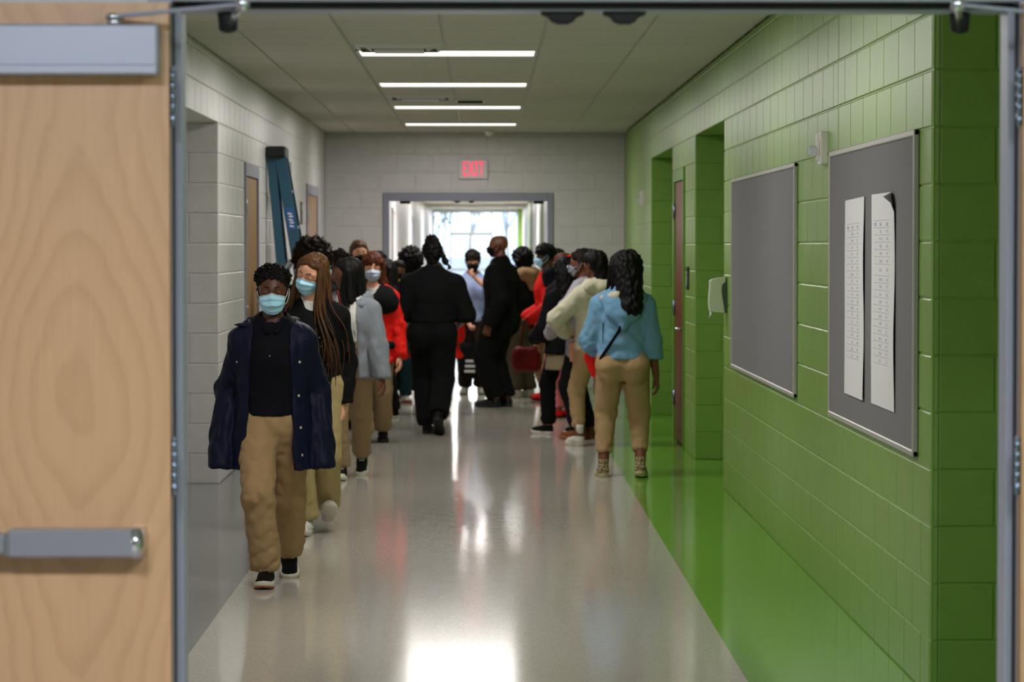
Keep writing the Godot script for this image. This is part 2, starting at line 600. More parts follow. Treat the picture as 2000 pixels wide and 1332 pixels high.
	# ---- the wall and frame the camera looks through
	var wf := struct("wall_front", "lobby wall that holds the open double doorway", "wall")
	core(wf, "wall_core", [[-4.0, -0.745, 0, CEIL, 6.352, 6.5], [1.246, 4.0, 0, CEIL, 6.352, 6.5], [-0.745, 1.246, 2.2, CEIL, 6.352, 6.5]], W)
	near_frame()
	near_door("door_1", "maple veneer door swung open beside a grey frame, with closer and exit bar", -0.6925, -1.0)
	near_door("door_2", "narrow strip of the matching door swung open beyond the far jamb, hinges showing", 1.1925, 1.0)
	# ---- lobby behind the camera and the space just past the doors
	var lb := struct("wall_lobby", "plain lobby walls and ceiling on the near side of the doorway", "wall")
	core(lb, "wall_core", [[-4.2, -4.0, 0, CEIL, -3.2, 6.4], [4.0, 4.2, 0, CEIL, -3.2, 6.4], [-4.2, 4.2, 0, CEIL, -3.2, -3.0]], W)
	var wc := struct("wall_crossing", "green wall of the crossing just past the near doors", "wall")
	core(wc, "wall_core", [[2.65, 2.85, 0, CEIL, 6.4, 10.3]], G)
	# ---- doors along the walls
	wall_door("door_3", "pale wooden door in a grey frame, beside the blue stepladder", XL, 21.3, 22.55, 1.0, M.pale_wood, M.grey_frame)
	wall_door("door_4", "pale wooden door at the white wall's end, past the blue stepladder", XL, 28.7, 30.6, 1.0, M.pale_wood, M.grey_frame)
	wall_door("door_5", "brown wooden door in a green frame, between the two alcoves", XR, 22.5, 23.7, -1.0, M.red_brown_door, M.green_frame)
	far_corridor()

func strike(parent: Node, at: Vector3, s := 1.0):
	var st := surf()
	var o := PackedVector2Array()
	for p in [[-0.052, 0.0], [-0.05, -0.006], [-0.034, -0.012], [-0.026, -0.022], [-0.012, -0.028], [0.012, -0.028], [0.026, -0.022], [0.034, -0.012], [0.05, -0.006], [0.052, 0.0]]: o.append(Vector2(p[0], p[1]) * s)
	slab(st, o, -0.03 * s, 0.03 * s, 0.004 * s)
	put("rod_strike", st, M.dark_rubber, parent).position = at

func near_frame():
	var fr := struct("trim_1", "grey metal frame of the double doorway nearest the camera", "door frame")
	var zf := -6.35
	var zs := -6.402
	var zb := -6.5
	for s in [[-0.6775, -1.0], [1.1785, 1.0]]:
		var x: float = s[0]
		var k: float = s[1]
		var st := surf()
		bx(st, Vector3(minf(x, x + k * 0.018), 0, zb), Vector3(maxf(x, x + k * 0.018), 2.156, zs), 0.003)
		bx(st, Vector3(minf(x + k * 0.0165, x + k * 0.07), 0, zb), Vector3(maxf(x + k * 0.0165, x + k * 0.07), 2.205, zf), 0.003)
		put("jamb", st, M.near_frame, fr)
		box("seal", Vector3(minf(x + k * 0.0155, x + k * 0.0168), 0, zs), Vector3(maxf(x + k * 0.0155, x + k * 0.0168), 2.15, zf - 0.008), M.dark_rubber, fr)
	var hd := surf()
	bx(hd, Vector3(-0.6775, 2.137, zb), Vector3(1.1785, 2.156, zs), 0.003)
	bx(hd, Vector3(-0.74, 2.1545, zb), Vector3(1.245, 2.205, zf), 0.003)
	put("head", hd, M.near_frame, fr)
	box("seal", Vector3(-0.69, 2.140, zs), Vector3(1.19, 2.1545, zs + 0.012), M.dark_rubber, fr, 0.003)
	for x in [0.178, 0.318]: strike(fr, Vector3(x, 2.138, -6.45), 0.95)

func near_door(n: String, label: String, hx: float, k: float):
	# a leaf swung right back against the wall: k is the way it lies from its hinges
	var dr := struct(n, label, "door", Vector3(hx, 0, 0))
	var z0 := -6.342
	var z1 := -6.298
	var w := 0.91
	var lo := Vector3(minf(0.002 * k, w * k), 0.012, z0)
	var hi := Vector3(maxf(0.002 * k, w * k), 2.75, z1)
	hi.y = 2.146
	var st := SurfaceTool.new()
	st.begin(Mesh.PRIMITIVE_TRIANGLES)
	st.set_smooth_group(-1)
	var c := [Vector3(lo.x, lo.y, z1), Vector3(hi.x, lo.y, z1), Vector3(hi.x, hi.y, z1), Vector3(lo.x, hi.y, z1)]
	var uv := [Vector2(0, 1), Vector2(1, 1), Vector2(1, 0), Vector2(0, 0)]
	for q in [0, 2, 1, 0, 3, 2]:
		st.set_uv(uv[q])
		st.add_vertex(c[q])
	put("veneer_face", st, M.maple_veneer, dr)
	box("leaf", lo, hi - Vector3(0, 0, 0.0005), M.wood_edge, dr)
	# hinges: knuckles between the leaf and the jamb
	for y in [1.94, 1.12, 0.3]:
		var h := surf(true)
		for q in 5:
			var y0: float = y - 0.057 + q * 0.0228
			tube(h, [Vector3(-0.004 * k, y0, -6.315), Vector3(-0.004 * k, y0 + 0.0222, -6.315)], [0.0075], 12)
		for e in [[-0.057, -0.066], [0.057, 0.066]]: tube(h, [Vector3(-0.004 * k, y + e[0], -6.315), Vector3(-0.004 * k, y + e[1], -6.315)], [0.0075, 0.004], 12)
		put("hinge", h, M.hinge_steel, dr)
	# closer body along the top, its arm folding to the frame
	var zc := -6.235
	var cl := Node3D.new()
	name_in(cl, "closer", dr)
	var x0 := 0.02 * k
	var cx := surf()
	bx(cx, Vector3(minf(x0, 0.62 * k), 1.989, z1), Vector3(maxf(x0, 0.62 * k), 2.094, zc), 0.005)
	bx(cx, Vector3(minf(x0 + 0.001 * k, 0.618 * k), 1.985, z1), Vector3(maxf(x0 + 0.001 * k, 0.618 * k), 2.006, zc + 0.004), 0.003)
	put("cover", cx, M.aluminium, cl)
	var px := 0.118 * k
	var ar := surf(true)
	var elbow := Vector3(-0.178 * k, 2.122, -6.10)
	tube(ar, [Vector3(px, 2.09, -6.265), Vector3(px, 2.108, -6.265)], [0.016], 14)
	tube(ar, [Vector3(px, 2.107, -6.265), Vector3(px, 2.118, -6.265)], [0.02, 0.017], 14)
	put("spindle", ar, M.chrome, cl)
	var a1 := surf()
	var p0 := Vector3(px, 2.109, -6.265)
	var dirv := (elbow - p0)
	for side in [0]:
		var u := dirv.normalized()
		var v := u.cross(Vector3.UP).normalized() * 0.011
		var q0 := p0 + Vector3(0, 0.0035, 0)
		for yy in [[-0.0035, 0.0035]]:
			var A := [p0 - v, p0 + v, elbow + v * 0.8, elbow - v * 0.8]
			var up := Vector3.UP * 0.007
			quad(a1, A[0], A[1], A[2], A[3], Vector3.DOWN)
			quad(a1, A[0] + up, A[1] + up, A[2] + up, A[3] + up, Vector3.UP)
			quad(a1, A[0], A[3], A[3] + up, A[0] + up, -v)
			quad(a1, A[1], A[2], A[2] + up, A[1] + up, v)
			quad(a1, A[2], A[3], A[3] + up, A[2] + up, dirv)
	put("arm", a1, M.aluminium, cl)
	var kn := surf(true)
	tube(kn, [elbow + Vector3(0, -0.012, 0), elbow + Vector3(0, -0.004, 0), elbow + Vector3(0, 0.014, 0), elbow + Vector3(0, 0.021, 0)], [0.008, 0.0155, 0.0155, 0.007], 18)
	put("elbow_joint", kn, M.chrome, cl)
	var shoe := Vector3(-0.115 * k, 2.106, -6.45)
	var a2 := surf(true)
	tube(a2, [elbow + Vector3(0, 0.003, 0), elbow.lerp(shoe, 0.5) + Vector3(0, 0.003, 0), shoe], [0.008, 0.0075, 0.007], 10)
	put("forearm", a2, M.chrome, cl)
	var sh := surf(true)
	tube(sh, [shoe + Vector3(0, 0.028, 0), shoe + Vector3(0, 0.012, 0), shoe + Vector3(0, -0.008, 0), shoe + Vector3(0, -0.013, 0), shoe + Vector3(0, -0.016, 0)], [0.024, 0.022, 0.021, 0.016, 0.006], 18)
	put("arm_shoe", sh, M.dark_rubber, cl)
	# exit bar: rail, push pad and a rounded end cap
	var zb := -6.235
	var eb := Node3D.new()
	name_in(eb, "exit_bar", dr)
	var yb := 0.955
	var e0 := 0.055 * k
	var s1 := surf()
	bx(s1, Vector3(minf(e0 + 0.02 * k, 0.355 * k), yb - 0.031, z1), Vector3(maxf(e0 + 0.02 * k, 0.355 * k), yb + 0.031, zb), 0.006)
	put("rail", s1, M.bar_metal, eb)
	box("push_pad", Vector3(minf(0.362 * k, 0.86 * k), yb - 0.024, z1), Vector3(maxf(0.362 * k, 0.86 * k), yb + 0.022, zb + 0.006), M.bar_metal, eb, 0.006)
	box("pad_trim", Vector3(minf(0.352 * k, 0.362 * k), yb - 0.026, z1), Vector3(maxf(0.352 * k, 0.362 * k), yb + 0.026, zb + 0.003), M.chrome, eb, 0.003)
	var cap := surf(true)
	var prof := PackedVector2Array()
	for q in 9:
		var t := PI / 2 * q / 8.0
		prof.append(Vector2(e0 + k * (0.026 - 0.026 * sin(t)), 0.0) + Vector2(0, 0.064 - 0.03 * (1 - cos(t))))
	for q in 8:
		for yy in [[-0.033, 0.033]]:
			var a := Vector3(prof[q].x, yb + yy[0], z1 + prof[q].y)
			var b := Vector3(prof[q + 1].x, yb + yy[0], z1 + prof[q + 1].y)
			var u := Vector3.UP * 0.066
			quad(cap, a, b, b + u, a + u, Vector3(-k * 0.5, 0, 1))
			for e in [0.0, 0.066]:
				var f: Vector3 = Vector3.UP * e
				quad(cap, a + f, b + f, Vector3(b.x, b.y, z1) + f, Vector3(a.x, a.y, z1) + f, Vector3(0, e - 0.033, 0))
	var ca := Vector3(prof[8].x, yb - 0.033, z1)
	quad(cap, ca, ca + Vector3.UP * 0.066, ca + Vector3(0, 0.066, prof[8].y), ca + Vector3(0, 0, prof[8].y), Vector3(-k, 0, 0))
	put("end_cap", cap, M.chrome, eb)

func wall_door(n: String, label: String, x: float, d0: float, d1: float, k: float, wood: Material, frame: Material):
	# k: the way the wall faces
	var dr := struct(n, label, "door", Vector3(x, 0, -(d0 + d1) / 2.0))
	var h := (d1 - d0) / 2.0
	var f := 0.055
	var side := func(a: float, b: float, y0: float, y1: float, e0: float, e1: float, m: Material, nm: String):
		box(nm, Vector3(minf(k * a, k * b), y0, e0), Vector3(maxf(k * a, k * b), y1, e1), m, dr, 0.003)
	side.call(-0.13, 0.014, 0.0, 2.235, h - f, h, frame, "jamb")
	side.call(-0.13, 0.014, 0.0, 2.235, -h, -h + f, frame, "jamb")
	side.call(-0.13, 0.014, 2.135, 2.235, -h + f, h - f, frame, "head")
	side.call(-0.04, -0.002, 0.01, 2.132, -h + f + 0.003, h - f - 0.003, wood, "leaf")
	for y in [1.9, 1.1, 0.35]:
		var st := surf(true)
		var zz := (h - f) if k > 0 else (-h + f)
		tube(st, [Vector3(k * 0.008, y - 0.06, zz), Vector3(k * 0.008, y + 0.06, zz)], [0.011], 10)
		put("hinge", st, M.hinge_steel, dr)
	var hs := surf(true)
	var hz := (-h + f + 0.07) if k > 0 else (h - f - 0.07)
	tube(hs, [Vector3(k * -0.002, 0.95, hz), Vector3(k * 0.055, 0.95, hz), Vector3(k * 0.06, 0.95, hz + (0.11 if k > 0 else -0.11))], [0.012, 0.011, 0.009], 10)
	tube(hs, [Vector3(k * -0.002, 0.95, hz), Vector3(k * 0.008, 0.95, hz)], [0.028], 16)
	put("handle", hs, M.chrome, dr)

func far_corridor():
	var W: Material = M.white_paint
	var G: Material = M.green_paint
	var H := 2.62
	var xl := -1.42
	var xr := 1.05
	var wl := struct("wall_far_left", "white wall of the bright corridor beyond the far doorway", "wall")
	core(wl, "wall_core", [[xl - 0.6, xl, 0, H, DE + 0.2, 44.0], [xl - 0.6, xl, 2.15, H, 43.9, 46.0], [xl - 0.6, xl - 0.2, 0, H, 43.9, 46.0], [xl - 0.6, xl, 0, H, 45.9, 56.0], [xl - 0.6, xl, 2.15, H, 55.9, 58.5], [xl - 0.6, xl - 0.2, 0, H, 55.9, 58.5], [xl - 0.6, xl, 0, H, 58.4, DB]], W)
	for z in [44.0, 56.0]: box("door_casing", Vector3(xl - 0.02, 0, -z - 0.12), Vector3(xl + 0.02, 2.2, -z), M.grey_frame, wl)
	var wr := struct("wall_far_right", "white wall with green bands in the bright corridor beyond the far doorway", "wall")
	core(wr, "wall_core", [[xr, XR + 0.3, 0, H, DE + 0.2, DB]], W)
	for p in [[50.5, 53.0, xr - 0.03], [62.0, 65.5, xr - 0.03], [77.5, 79.5, xr - 0.12]]:
		box("green_pier", Vector3(p[2], 0, -p[1]), Vector3(XR + 0.05, H, -p[0]), G, wr, 0.01)
	var ce := struct("ceiling_far", "lay-in tile ceiling of the corridor beyond the far doorway", "ceiling")
	box("ceiling_slab", Vector3(XL - 0.3, H, -DB - 0.2), Vector3(XR + 0.3, H + 0.5, -DE - 0.19), M.ceiling_tile, ce)
	var st := surf()
	for x in [-1.2, -0.6, 0.0, 0.6]: bx(st, Vector3(x - 0.02, H - 0.012, -DB), Vector3(x + 0.02, H + 0.01, -DE - 0.2))
	put("grid", st, M.ceiling_grid, ce)
	# the glazed end: posts, rails and panes
	var wi := struct("window_1", "tall glazed entrance wall at the bright end of the far corridor", "window")
	var xs := [-1.42, -1.1, -0.93, -0.36, 0.22, 0.66, 1.05]
	var f := surf()
	for x in xs: bx(f, Vector3(x - 0.025, 0, -DB - 0.08), Vector3(x + 0.025, H, -DB + 0.04))
	for y in [0.06, H - 0.03]: bx(f, Vector3(xl, y - 0.05, -DB - 0.07), Vector3(xr, y + 0.03, -DB + 0.03))
	bx(f, Vector3(-0.93, 1.9, -DB - 0.07), Vector3(0.22, 1.99, -DB + 0.05))
	bx(f, Vector3(-0.93, 0.9, -DB - 0.06), Vector3(0.22, 0.98, -DB + 0.02))
	put("window_frame", f, M.glass_frame, wi)
	for k in xs.size() - 1:
		box("pane", Vector3(xs[k] + 0.02, 0.05, -DB - 0.03), Vector3(xs[k + 1] - 0.02, 1.93, -DB - 0.018), M.glass, wi)
		box("pane", Vector3(xs[k] + 0.02, 1.96, -DB - 0.03), Vector3(xs[k + 1] - 0.02, H - 0.05, -DB - 0.018), M.glass, wi)
	var yard := struct("ground_outside", "pale paved yard outside the glazed entrance", "ground")
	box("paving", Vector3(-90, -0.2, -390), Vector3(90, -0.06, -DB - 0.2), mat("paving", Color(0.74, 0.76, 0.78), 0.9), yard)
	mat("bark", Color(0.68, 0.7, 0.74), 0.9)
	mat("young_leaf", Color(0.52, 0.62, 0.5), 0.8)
	var r := RandomNumberGenerator.new()
	r.seed = 77
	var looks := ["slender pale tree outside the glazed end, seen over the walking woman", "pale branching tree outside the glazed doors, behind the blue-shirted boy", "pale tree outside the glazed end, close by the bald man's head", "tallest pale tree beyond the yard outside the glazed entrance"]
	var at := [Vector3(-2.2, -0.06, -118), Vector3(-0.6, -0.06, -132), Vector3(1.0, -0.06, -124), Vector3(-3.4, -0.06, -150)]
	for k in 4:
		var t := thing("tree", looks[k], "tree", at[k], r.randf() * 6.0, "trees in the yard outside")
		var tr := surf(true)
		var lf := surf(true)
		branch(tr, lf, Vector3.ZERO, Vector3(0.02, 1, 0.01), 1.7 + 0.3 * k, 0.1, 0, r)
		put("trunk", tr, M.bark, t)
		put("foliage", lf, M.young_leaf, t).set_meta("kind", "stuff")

func branch(tr: SurfaceTool, lf: SurfaceTool, p: Vector3, d: Vector3, l: float, rad: float, depth: int, r: RandomNumberGenerator):
	var q := p + d.normalized() * l
	tube(tr, [p, p.lerp(q, 0.5) + Vector3(r.randf_range(-0.05, 0.05), 0, r.randf_range(-0.05, 0.05)) * l, q], [rad, rad * 0.85, rad * 0.65], 6)
	if depth >= 2:
		for k in 7:
			var c := p.lerp(q, r.randf()) + Vector3(r.randf_range(-1, 1), r.randf_range(-1, 1), r.randf_range(-1, 1)) * 0.3
			var u := Vector3(r.randf_range(-1, 1), r.randf_range(-1, 1), r.randf_range(-1, 1)).normalized() * 0.12
			var v := u.cross(Vector3(r.randf(), 1, r.randf())).normalized() * 0.07
			tri(lf, c - u, c + v, c + u, Vector3.UP)
			tri(lf, c - u, c - v, c + u, Vector3.UP)
	if depth >= 4: return
	for k in (3 if depth < 2 else 2):
		var a := r.randf() * TAU
		branch(tr, lf, q, d.normalized() + Vector3(cos(a), r.randf_range(-0.1, 0.4), sin(a)) * 0.75, l * r.randf_range(0.6, 0.8), rad * 0.62, depth + 1, r)

# ------------------------------------------------------------------ lamps, boards, signs, ladder
func area(parent: Node, at: Vector3, sx: float, sz: float, e: float, col := Color(1.0, 0.982, 0.97)):
	var l := AreaLight3D.new()
	l.name = "area_light"
	l.area_size = Vector2(sx, sz)
	l.light_energy = e
	l.light_color = col
	l.shadow_enabled = true
	l.set("area_range", 40.0)
	parent.add_child(l, true)
	l.position = at
	l.rotation = Vector3(-PI / 2, 0, 0)

func troffer(label: String, at: Vector3, w: float, dep: float, e: float, group: String, col := Color(1.0, 0.982, 0.97)):
	var t := thing("ceiling_light", label, "ceiling light", at, 0.0, group)
	var st := surf()
	for s in [-1.0, 1.0]:
		bx(st, Vector3(minf(s * w / 2, s * (w / 2 - 0.02)), -0.006, -dep / 2), Vector3(maxf(s * w / 2, s * (w / 2 - 0.02)), 0.03, dep / 2), 0.002)
		bx(st, Vector3(-w / 2, -0.006, minf(s * dep / 2, s * (dep / 2 - 0.02))), Vector3(w / 2, 0.03, maxf(s * dep / 2, s * (dep / 2 - 0.02))), 0.002)
	put("frame", st, M.white_metal, t)
	box("diffuser", Vector3(-w / 2 + 0.02, 0.004, -dep / 2 + 0.02), Vector3(w / 2 - 0.02, 0.016, dep / 2 - 0.02), M.lamp_glow, t)
	area(t, Vector3(0, -0.012, 0), w - 0.06, dep - 0.06, e, col)

func build_fittings():
	var names := {-18: "first ceiling light panel past the near doorway, above what the photograph shows", -12: "second ceiling light panel past the near doorway, above what the photograph shows", -6: "third ceiling light panel past the near doorway, above what the photograph shows", 0: "lit ceiling panel nearest the near doorway, just behind an air diffuser", 6: "lit ceiling panel, second from the near doorway", 12: "lit ceiling panel, second from the exit sign", 18: "lit ceiling panel closest to the exit sign wall"}
	for k in [-18, -12, -6, 0, 6, 12, 18]:
		var d: float = 18.70 + (k + 0.5) * 0.6167
		troffer(names[k], Vector3(-0.243, CEIL, -d), 1.2, 0.6, LAMP * (0.45 if k == -18 else 1.0), "corridor ceiling lights")
	var far := {36.0: "first", 45.0: "second", 55.0: "third", 66.0: "fourth", 76.0: "last"}
	for z in far:
		troffer("%s bright ceiling panel along the corridor beyond the far doorway" % far[z], Vector3(-0.1, 2.6, -z), 1.2, 0.6, LAMP_FAR, "far corridor lights")
	for p in [Vector3(-1.2, CEIL, -3.6), Vector3(1.4, CEIL, -3.6)]:
		troffer("lobby ceiling panel over the camera, on the side of the %s" % ("maple door with the closer" if p.x < 0 else "narrow strip of door"), p, 1.2, 0.6, LOBBY, "lobby lights", Color(0.93, 0.96, 1.0))
	diffuser(Vector3(-0.5455, CEIL, -18.70 + 0.308), "square ceiling air diffuser in front of the first lit panel")
	diffuser(Vector3(-0.5455, CEIL, -18.70 - 9.5 * 0.6167), "square ceiling air diffuser between the second and third lit panels")
	var rg := thing("return_grille", "small dark ceiling grille beside the farther air diffuser", "vent", Vector3(-0.12, CEIL - 0.008, -25.1))
	box("frame", Vector3(-0.13, -0.008, -0.2), Vector3(0.13, 0.004, 0.2), M.white_metal, rg, 0.002)
	for k in 7: box("louver", Vector3(-0.11, -0.013, -0.17 + k * 0.052), Vector3(0.11, -0.0075, -0.15 + k * 0.052), M.dark_gap, rg)
	var cs := surf(true)
	tube(cs, [Vector3(0, 0, 0), Vector3(0, -0.03, 0), Vector3(0, -0.055, 0), Vector3(0, -0.07, 0)], [0.06, 0.058, 0.042, 0.012], 20)
	var cd := thing("smoke_detector", "small white ceiling detector just before the exit sign wall", "detector", Vector3(0.06, CEIL - 0.006, -31.4))
	put("housing", cs, M.white_plastic, cd)
	exit_sign()
	pin_board("grey pin board with white list posters, nearest the camera", 10.38, 12.95, 2.036, 0.836)
	pin_board("long empty grey pin board between the dispenser and the strobe", 14.4, 18.06, 2.032, 0.838)
	poster("white list poster with a curled corner, on the posted pin board", 10.87, 11.52, 0.972, 1.817, true, 5)
	poster("narrower white list poster beside the curled one, on the posted pin board", 11.75, 12.37, 0.969, 1.81, false, 8)
	strobe("white fire alarm strobe with red FIRE lettering above the pin boards", 13.22, 2.062)
	strobe("white fire alarm strobe on the green wall past both alcoves", 28.2, 2.08)
	dispenser()
	door_sign()
	ladder()
	var wp := thing("wall_plate", "thin grey plate on the white wall behind the stepladder top", "wall plate", Vector3(XL, 2.29, -26.2), PI / 2)
	box("plate", Vector3(-0.16, -0.09, 0), Vector3(0.16, 0.09, 0.012), mat("plate_grey", Color(0.42, 0.45, 0.38), 0.5), wp, 0.003)
	for s in [-1.0, 1.0]: box("screw", Vector3(s * 0.12 - 0.008, -0.008, 0.011), Vector3(s * 0.12 + 0.008, 0.008, 0.015), M.chrome, wp, 0.003)
	for p in [["small dark door sign beside the pale wooden door past the stepladder", 27.9, 1.93]]:
		var sg := thing("room_sign", p[0], "sign", Vector3(XL, p[2], -p[1]), PI / 2)
		box("plaque", Vector3(-0.11, -0.11, 0), Vector3(0.11, 0.11, 0.01), mat("plaque_brown", Color(0.2, 0.16, 0.12), 0.5), sg, 0.003)
		box("insert", Vector3(-0.08, 0.03, 0.009), Vector3(0.08, 0.08, 0.0115), M.grey_frame, sg)

func diffuser(at: Vector3, label: String):
	var t := thing("air_diffuser", label, "air vent", at, 0.0, "ceiling air diffusers")
	var s0 := 0.295
	for k in 2:
		var a := s0 - k * 0.07
		var b := a - 0.05
		var st := surf()
		var ya := -0.012 - k * 0.004
		var yb := ya - 0.022
		for q in 4:
			var r := Basis(Vector3.UP, q * PI / 2)
			quad(st, r * Vector3(-a, ya + 0.02, -a), r * Vector3(a, ya + 0.02, -a), r * Vector3(b, yb + 0.012, -b), r * Vector3(-b, yb + 0.012, -b), Vector3.DOWN)
			quad(st, r * Vector3(-a, ya + 0.024, -a), r * Vector3(a, ya + 0.024, -a), r * Vector3(b, yb + 0.016, -b), r * Vector3(-b, yb + 0.016, -b), Vector3.UP)
			quad(st, r * Vector3(-b, yb + 0.012, -b), r * Vector3(b, yb + 0.012, -b), r * Vector3(b, yb + 0.016, -b), r * Vector3(-b, yb + 0.016, -b), r * Vector3.BACK)
		put("cone", st, M.white_metal, t)
	box("back_pan", Vector3(-0.29, 0.003, -0.29), Vector3(0.29, 0.008, 0.29), M.white_metal, t)
	box("centre_plate", Vector3(-0.16, -0.034, -0.16), Vector3(0.16, -0.022, 0.16), M.white_metal, t, 0.002)

func exit_sign():
	var t := thing("exit_sign", "white exit sign with glowing red letters above the far doorway", "exit sign", Vector3(-0.12, 2.473, -DE))
	box("housing", Vector3(-0.166, -0.113, 0), Vector3(0.166, 0.113, 0.045), M.sign_white, t, 0.008)
	words(t, "lettering", "EXIT", 0.165, 0.004, M.sign_glow, Vector3(0, 0, 0.046), Vector3.ZERO, true, 0.52)
	var l := OmniLight3D.new()
	l.name = "sign_light"
	l.light_energy = 0.002
	l.light_color = Color(1, 0.2, 0.3)
	l.light_size = 0.1
	l.omni_range = 40.0
	l.omni_attenuation = 2.0
	l.shadow_enabled = true
	t.add_child(l, true)
	l.position = Vector3(0, 0, 0.12)

func on_right(n: String, label: String, cat: String, d: float, y: float, group := "", off := 0.0) -> Node3D:
	return thing(n, label, cat, Vector3(XR - off, y, -d), -PI / 2, group)

func pin_board(label: String, d0: float, d1: float, y1: float, y0: float):
	var w := d1 - d0
	var h := y1 - y0
	var t := on_right("pin_board", label, "bulletin board", (d0 + d1) / 2.0, (y0 + y1) / 2.0, "grey pin boards on the green wall")
	box("panel", Vector3(-w / 2 + 0.01, -h / 2 + 0.01, 0), Vector3(w / 2 - 0.01, h / 2 - 0.01, 0.014), M.board_cloth, t)
	var f := 0.024
	for s in [-1.0, 1.0]:
		box("frame_rail", Vector3(-w / 2, minf(s * h / 2, s * (h / 2 - f)), 0), Vector3(w / 2, maxf(s * h / 2, s * (h / 2 - f)), 0.022), M.board_trim, t, 0.004)
		box("frame_rail", Vector3(minf(s * w / 2, s * (w / 2 - f)), -h / 2, 0.0), Vector3(maxf(s * w / 2, s * (w / 2 - f)), h / 2, 0.0215), M.board_trim, t, 0.004)

# a printed list: ruled rows of short grey words too small to read
func list_image(rows: int, seed_: int, tall: int, end: float) -> Image:
	var w := 320
	var h := 440
	var im := Image.create(w, h, false, Image.FORMAT_RGB8)
	im.fill(Color(0.87, 0.87, 0.88))
	var r := RandomNumberGenerator.new()
	r.seed = seed_
	var y := 0.125 * h
	var step := (end - 0.125) * h / (rows + 1.0)
	for k in rows + 1:
		var hh := step * (1.5 if k == tall else 0.97)
		im.fill_rect(Rect2i(34, int(y), 222, 1), Color(0.62, 0.62, 0.63))
		for c in 3:
			var n: int = [5, r.randi_range(4, 8), 4][c]
			if k > 0 and c == 0: n = 1 if r.randf() < 0.6 else 2
			if k == 0: n = [5, 4, 4][c]
			var cx: int = [58, 132, 222][c]
			var ink := Color(0.16, 0.16, 0.17) if k == 0 else Color(0.28, 0.28, 0.3) if c > 0 else Color(0.72, 0.6, 0.6)
			var x := cx - n * 3
			for q in n:
				var top := int(y + hh * 0.35)
				var tallness := 7 if k == 0 else 6
				im.fill_rect(Rect2i(x, top, 1 if k else 2, tallness), ink)
				if r.randf() < 0.6: im.fill_rect(Rect2i(x, top + r.randi_range(0, 2) * 3, 4, 1), ink)
				if r.randf() < 0.5: im.fill_rect(Rect2i(x + 3, top + 2, 1, tallness - 2), ink)
				x += 6
		y += hh
	im.fill_rect(Rect2i(34, int(y), 222, 1), Color(0.62, 0.62, 0.63))
	return im

func poster(label: String, d0: float, d1: float, y0: float, y1: float, curl: bool, seed_: int):
	var w := d1 - d0
	var h := y1 - y0
	var t := on_right("list_poster", label, "poster", (d0 + d1) / 2.0, (y0 + y1) / 2.0, "", 0.016)
	var m := mat("poster_print_%d" % seed_, Color(1, 1, 1), 0.75)
	m.albedo_texture = ImageTexture.create_from_image(list_image(18 if curl else 19, seed_, 6 if curl else -1, 0.80 if curl else 0.83))
	var st := surf(true)
	var nx := 16
	var ny := 22
	var at := func(i: int, j: int, off: float) -> Vector3:
		var u := float(i) / nx
		var v := float(j) / ny
		var z := 0.0025 + 0.0035 * (0.5 + 0.5 * sin(v * 9.0 + seed_)) * (0.3 + u * u)
		var p := Vector3((u - 0.5) * w, (v - 0.5) * h, z)
		if curl:
			var q := maxf(0.0, (u - 0.958) * w + (v - 0.968) * h)
			if u > 0.84 and v > 0.88 and q > 0.0:
				p += Vector3(-q * 0.35, -q * 0.35, minf(q * 0.7, 0.05))
		else:
			p.y += 0.008 * (u - 0.5) * v
		return p + Vector3(0, 0, off)
	for i in nx:
		for j in ny:
			for s in [1.0, -1.0]:
				var off := 0.0 if s > 0 else -0.0012
				var c := [[i, j], [i + 1, j], [i + 1, j + 1], [i, j + 1]]
				for q in ([0, 2, 1, 0, 3, 2] if s > 0 else [0, 1, 2, 0, 2, 3]):
					st.set_uv(Vector2(float(c[q][0]) / nx, 1.0 - float(c[q][1]) / ny))
					st.set_smooth_group(1 if s > 0 else 2)
					st.add_vertex(at.call(c[q][0], c[q][1], off))
	put("sheet", st, m, t)

func strobe(label: String, d: float, y: float):
	var t := on_right("fire_strobe", label, "fire alarm", d, y, "fire alarm strobes")
	var st := surf()
	slab(st, rounded(0.118, 0.158, 0.016), 0.0, 0.034, 0.006)
	put("housing", st, M.white_plastic, t)
	var s2 := surf()
	slab(s2, rounded(0.05, 0.13, 0.02), 0.03, 0.044, 0.006)
	var b := put("raised_band", s2, M.white_plastic, t)
	b.position = Vector3(-0.026, 0.006, 0)
	var s3 := surf()
	slab(s3, PackedVector2Array([Vector2(-0.03, -0.022), Vector2(0.024, -0.022), Vector2(0.024, 0.014), Vector2(-0.006, 0.026), Vector2(-0.03, 0.014)]), 0.04, 0.082, 0.006)
	put("lens", s3, M.clear_lens, t).position = Vector3(-0.024, -0.012, 0)
	var s4 := surf(true)
	tube(s4, [Vector3(-0.04, -0.016, 0.07), Vector3(-0.01, -0.016, 0.07)], [0.006], 10)
	put("flash_tube", s4, M.chrome, t)
	var k := 0
	for ch in ["F", "I", "R", "E"]:
		words(t, "lettering", ch, 0.0165, 0.0012, M.red_print, Vector3(0.034, 0.03 - k * 0.019, 0.0345), Vector3.ZERO)
		k += 1

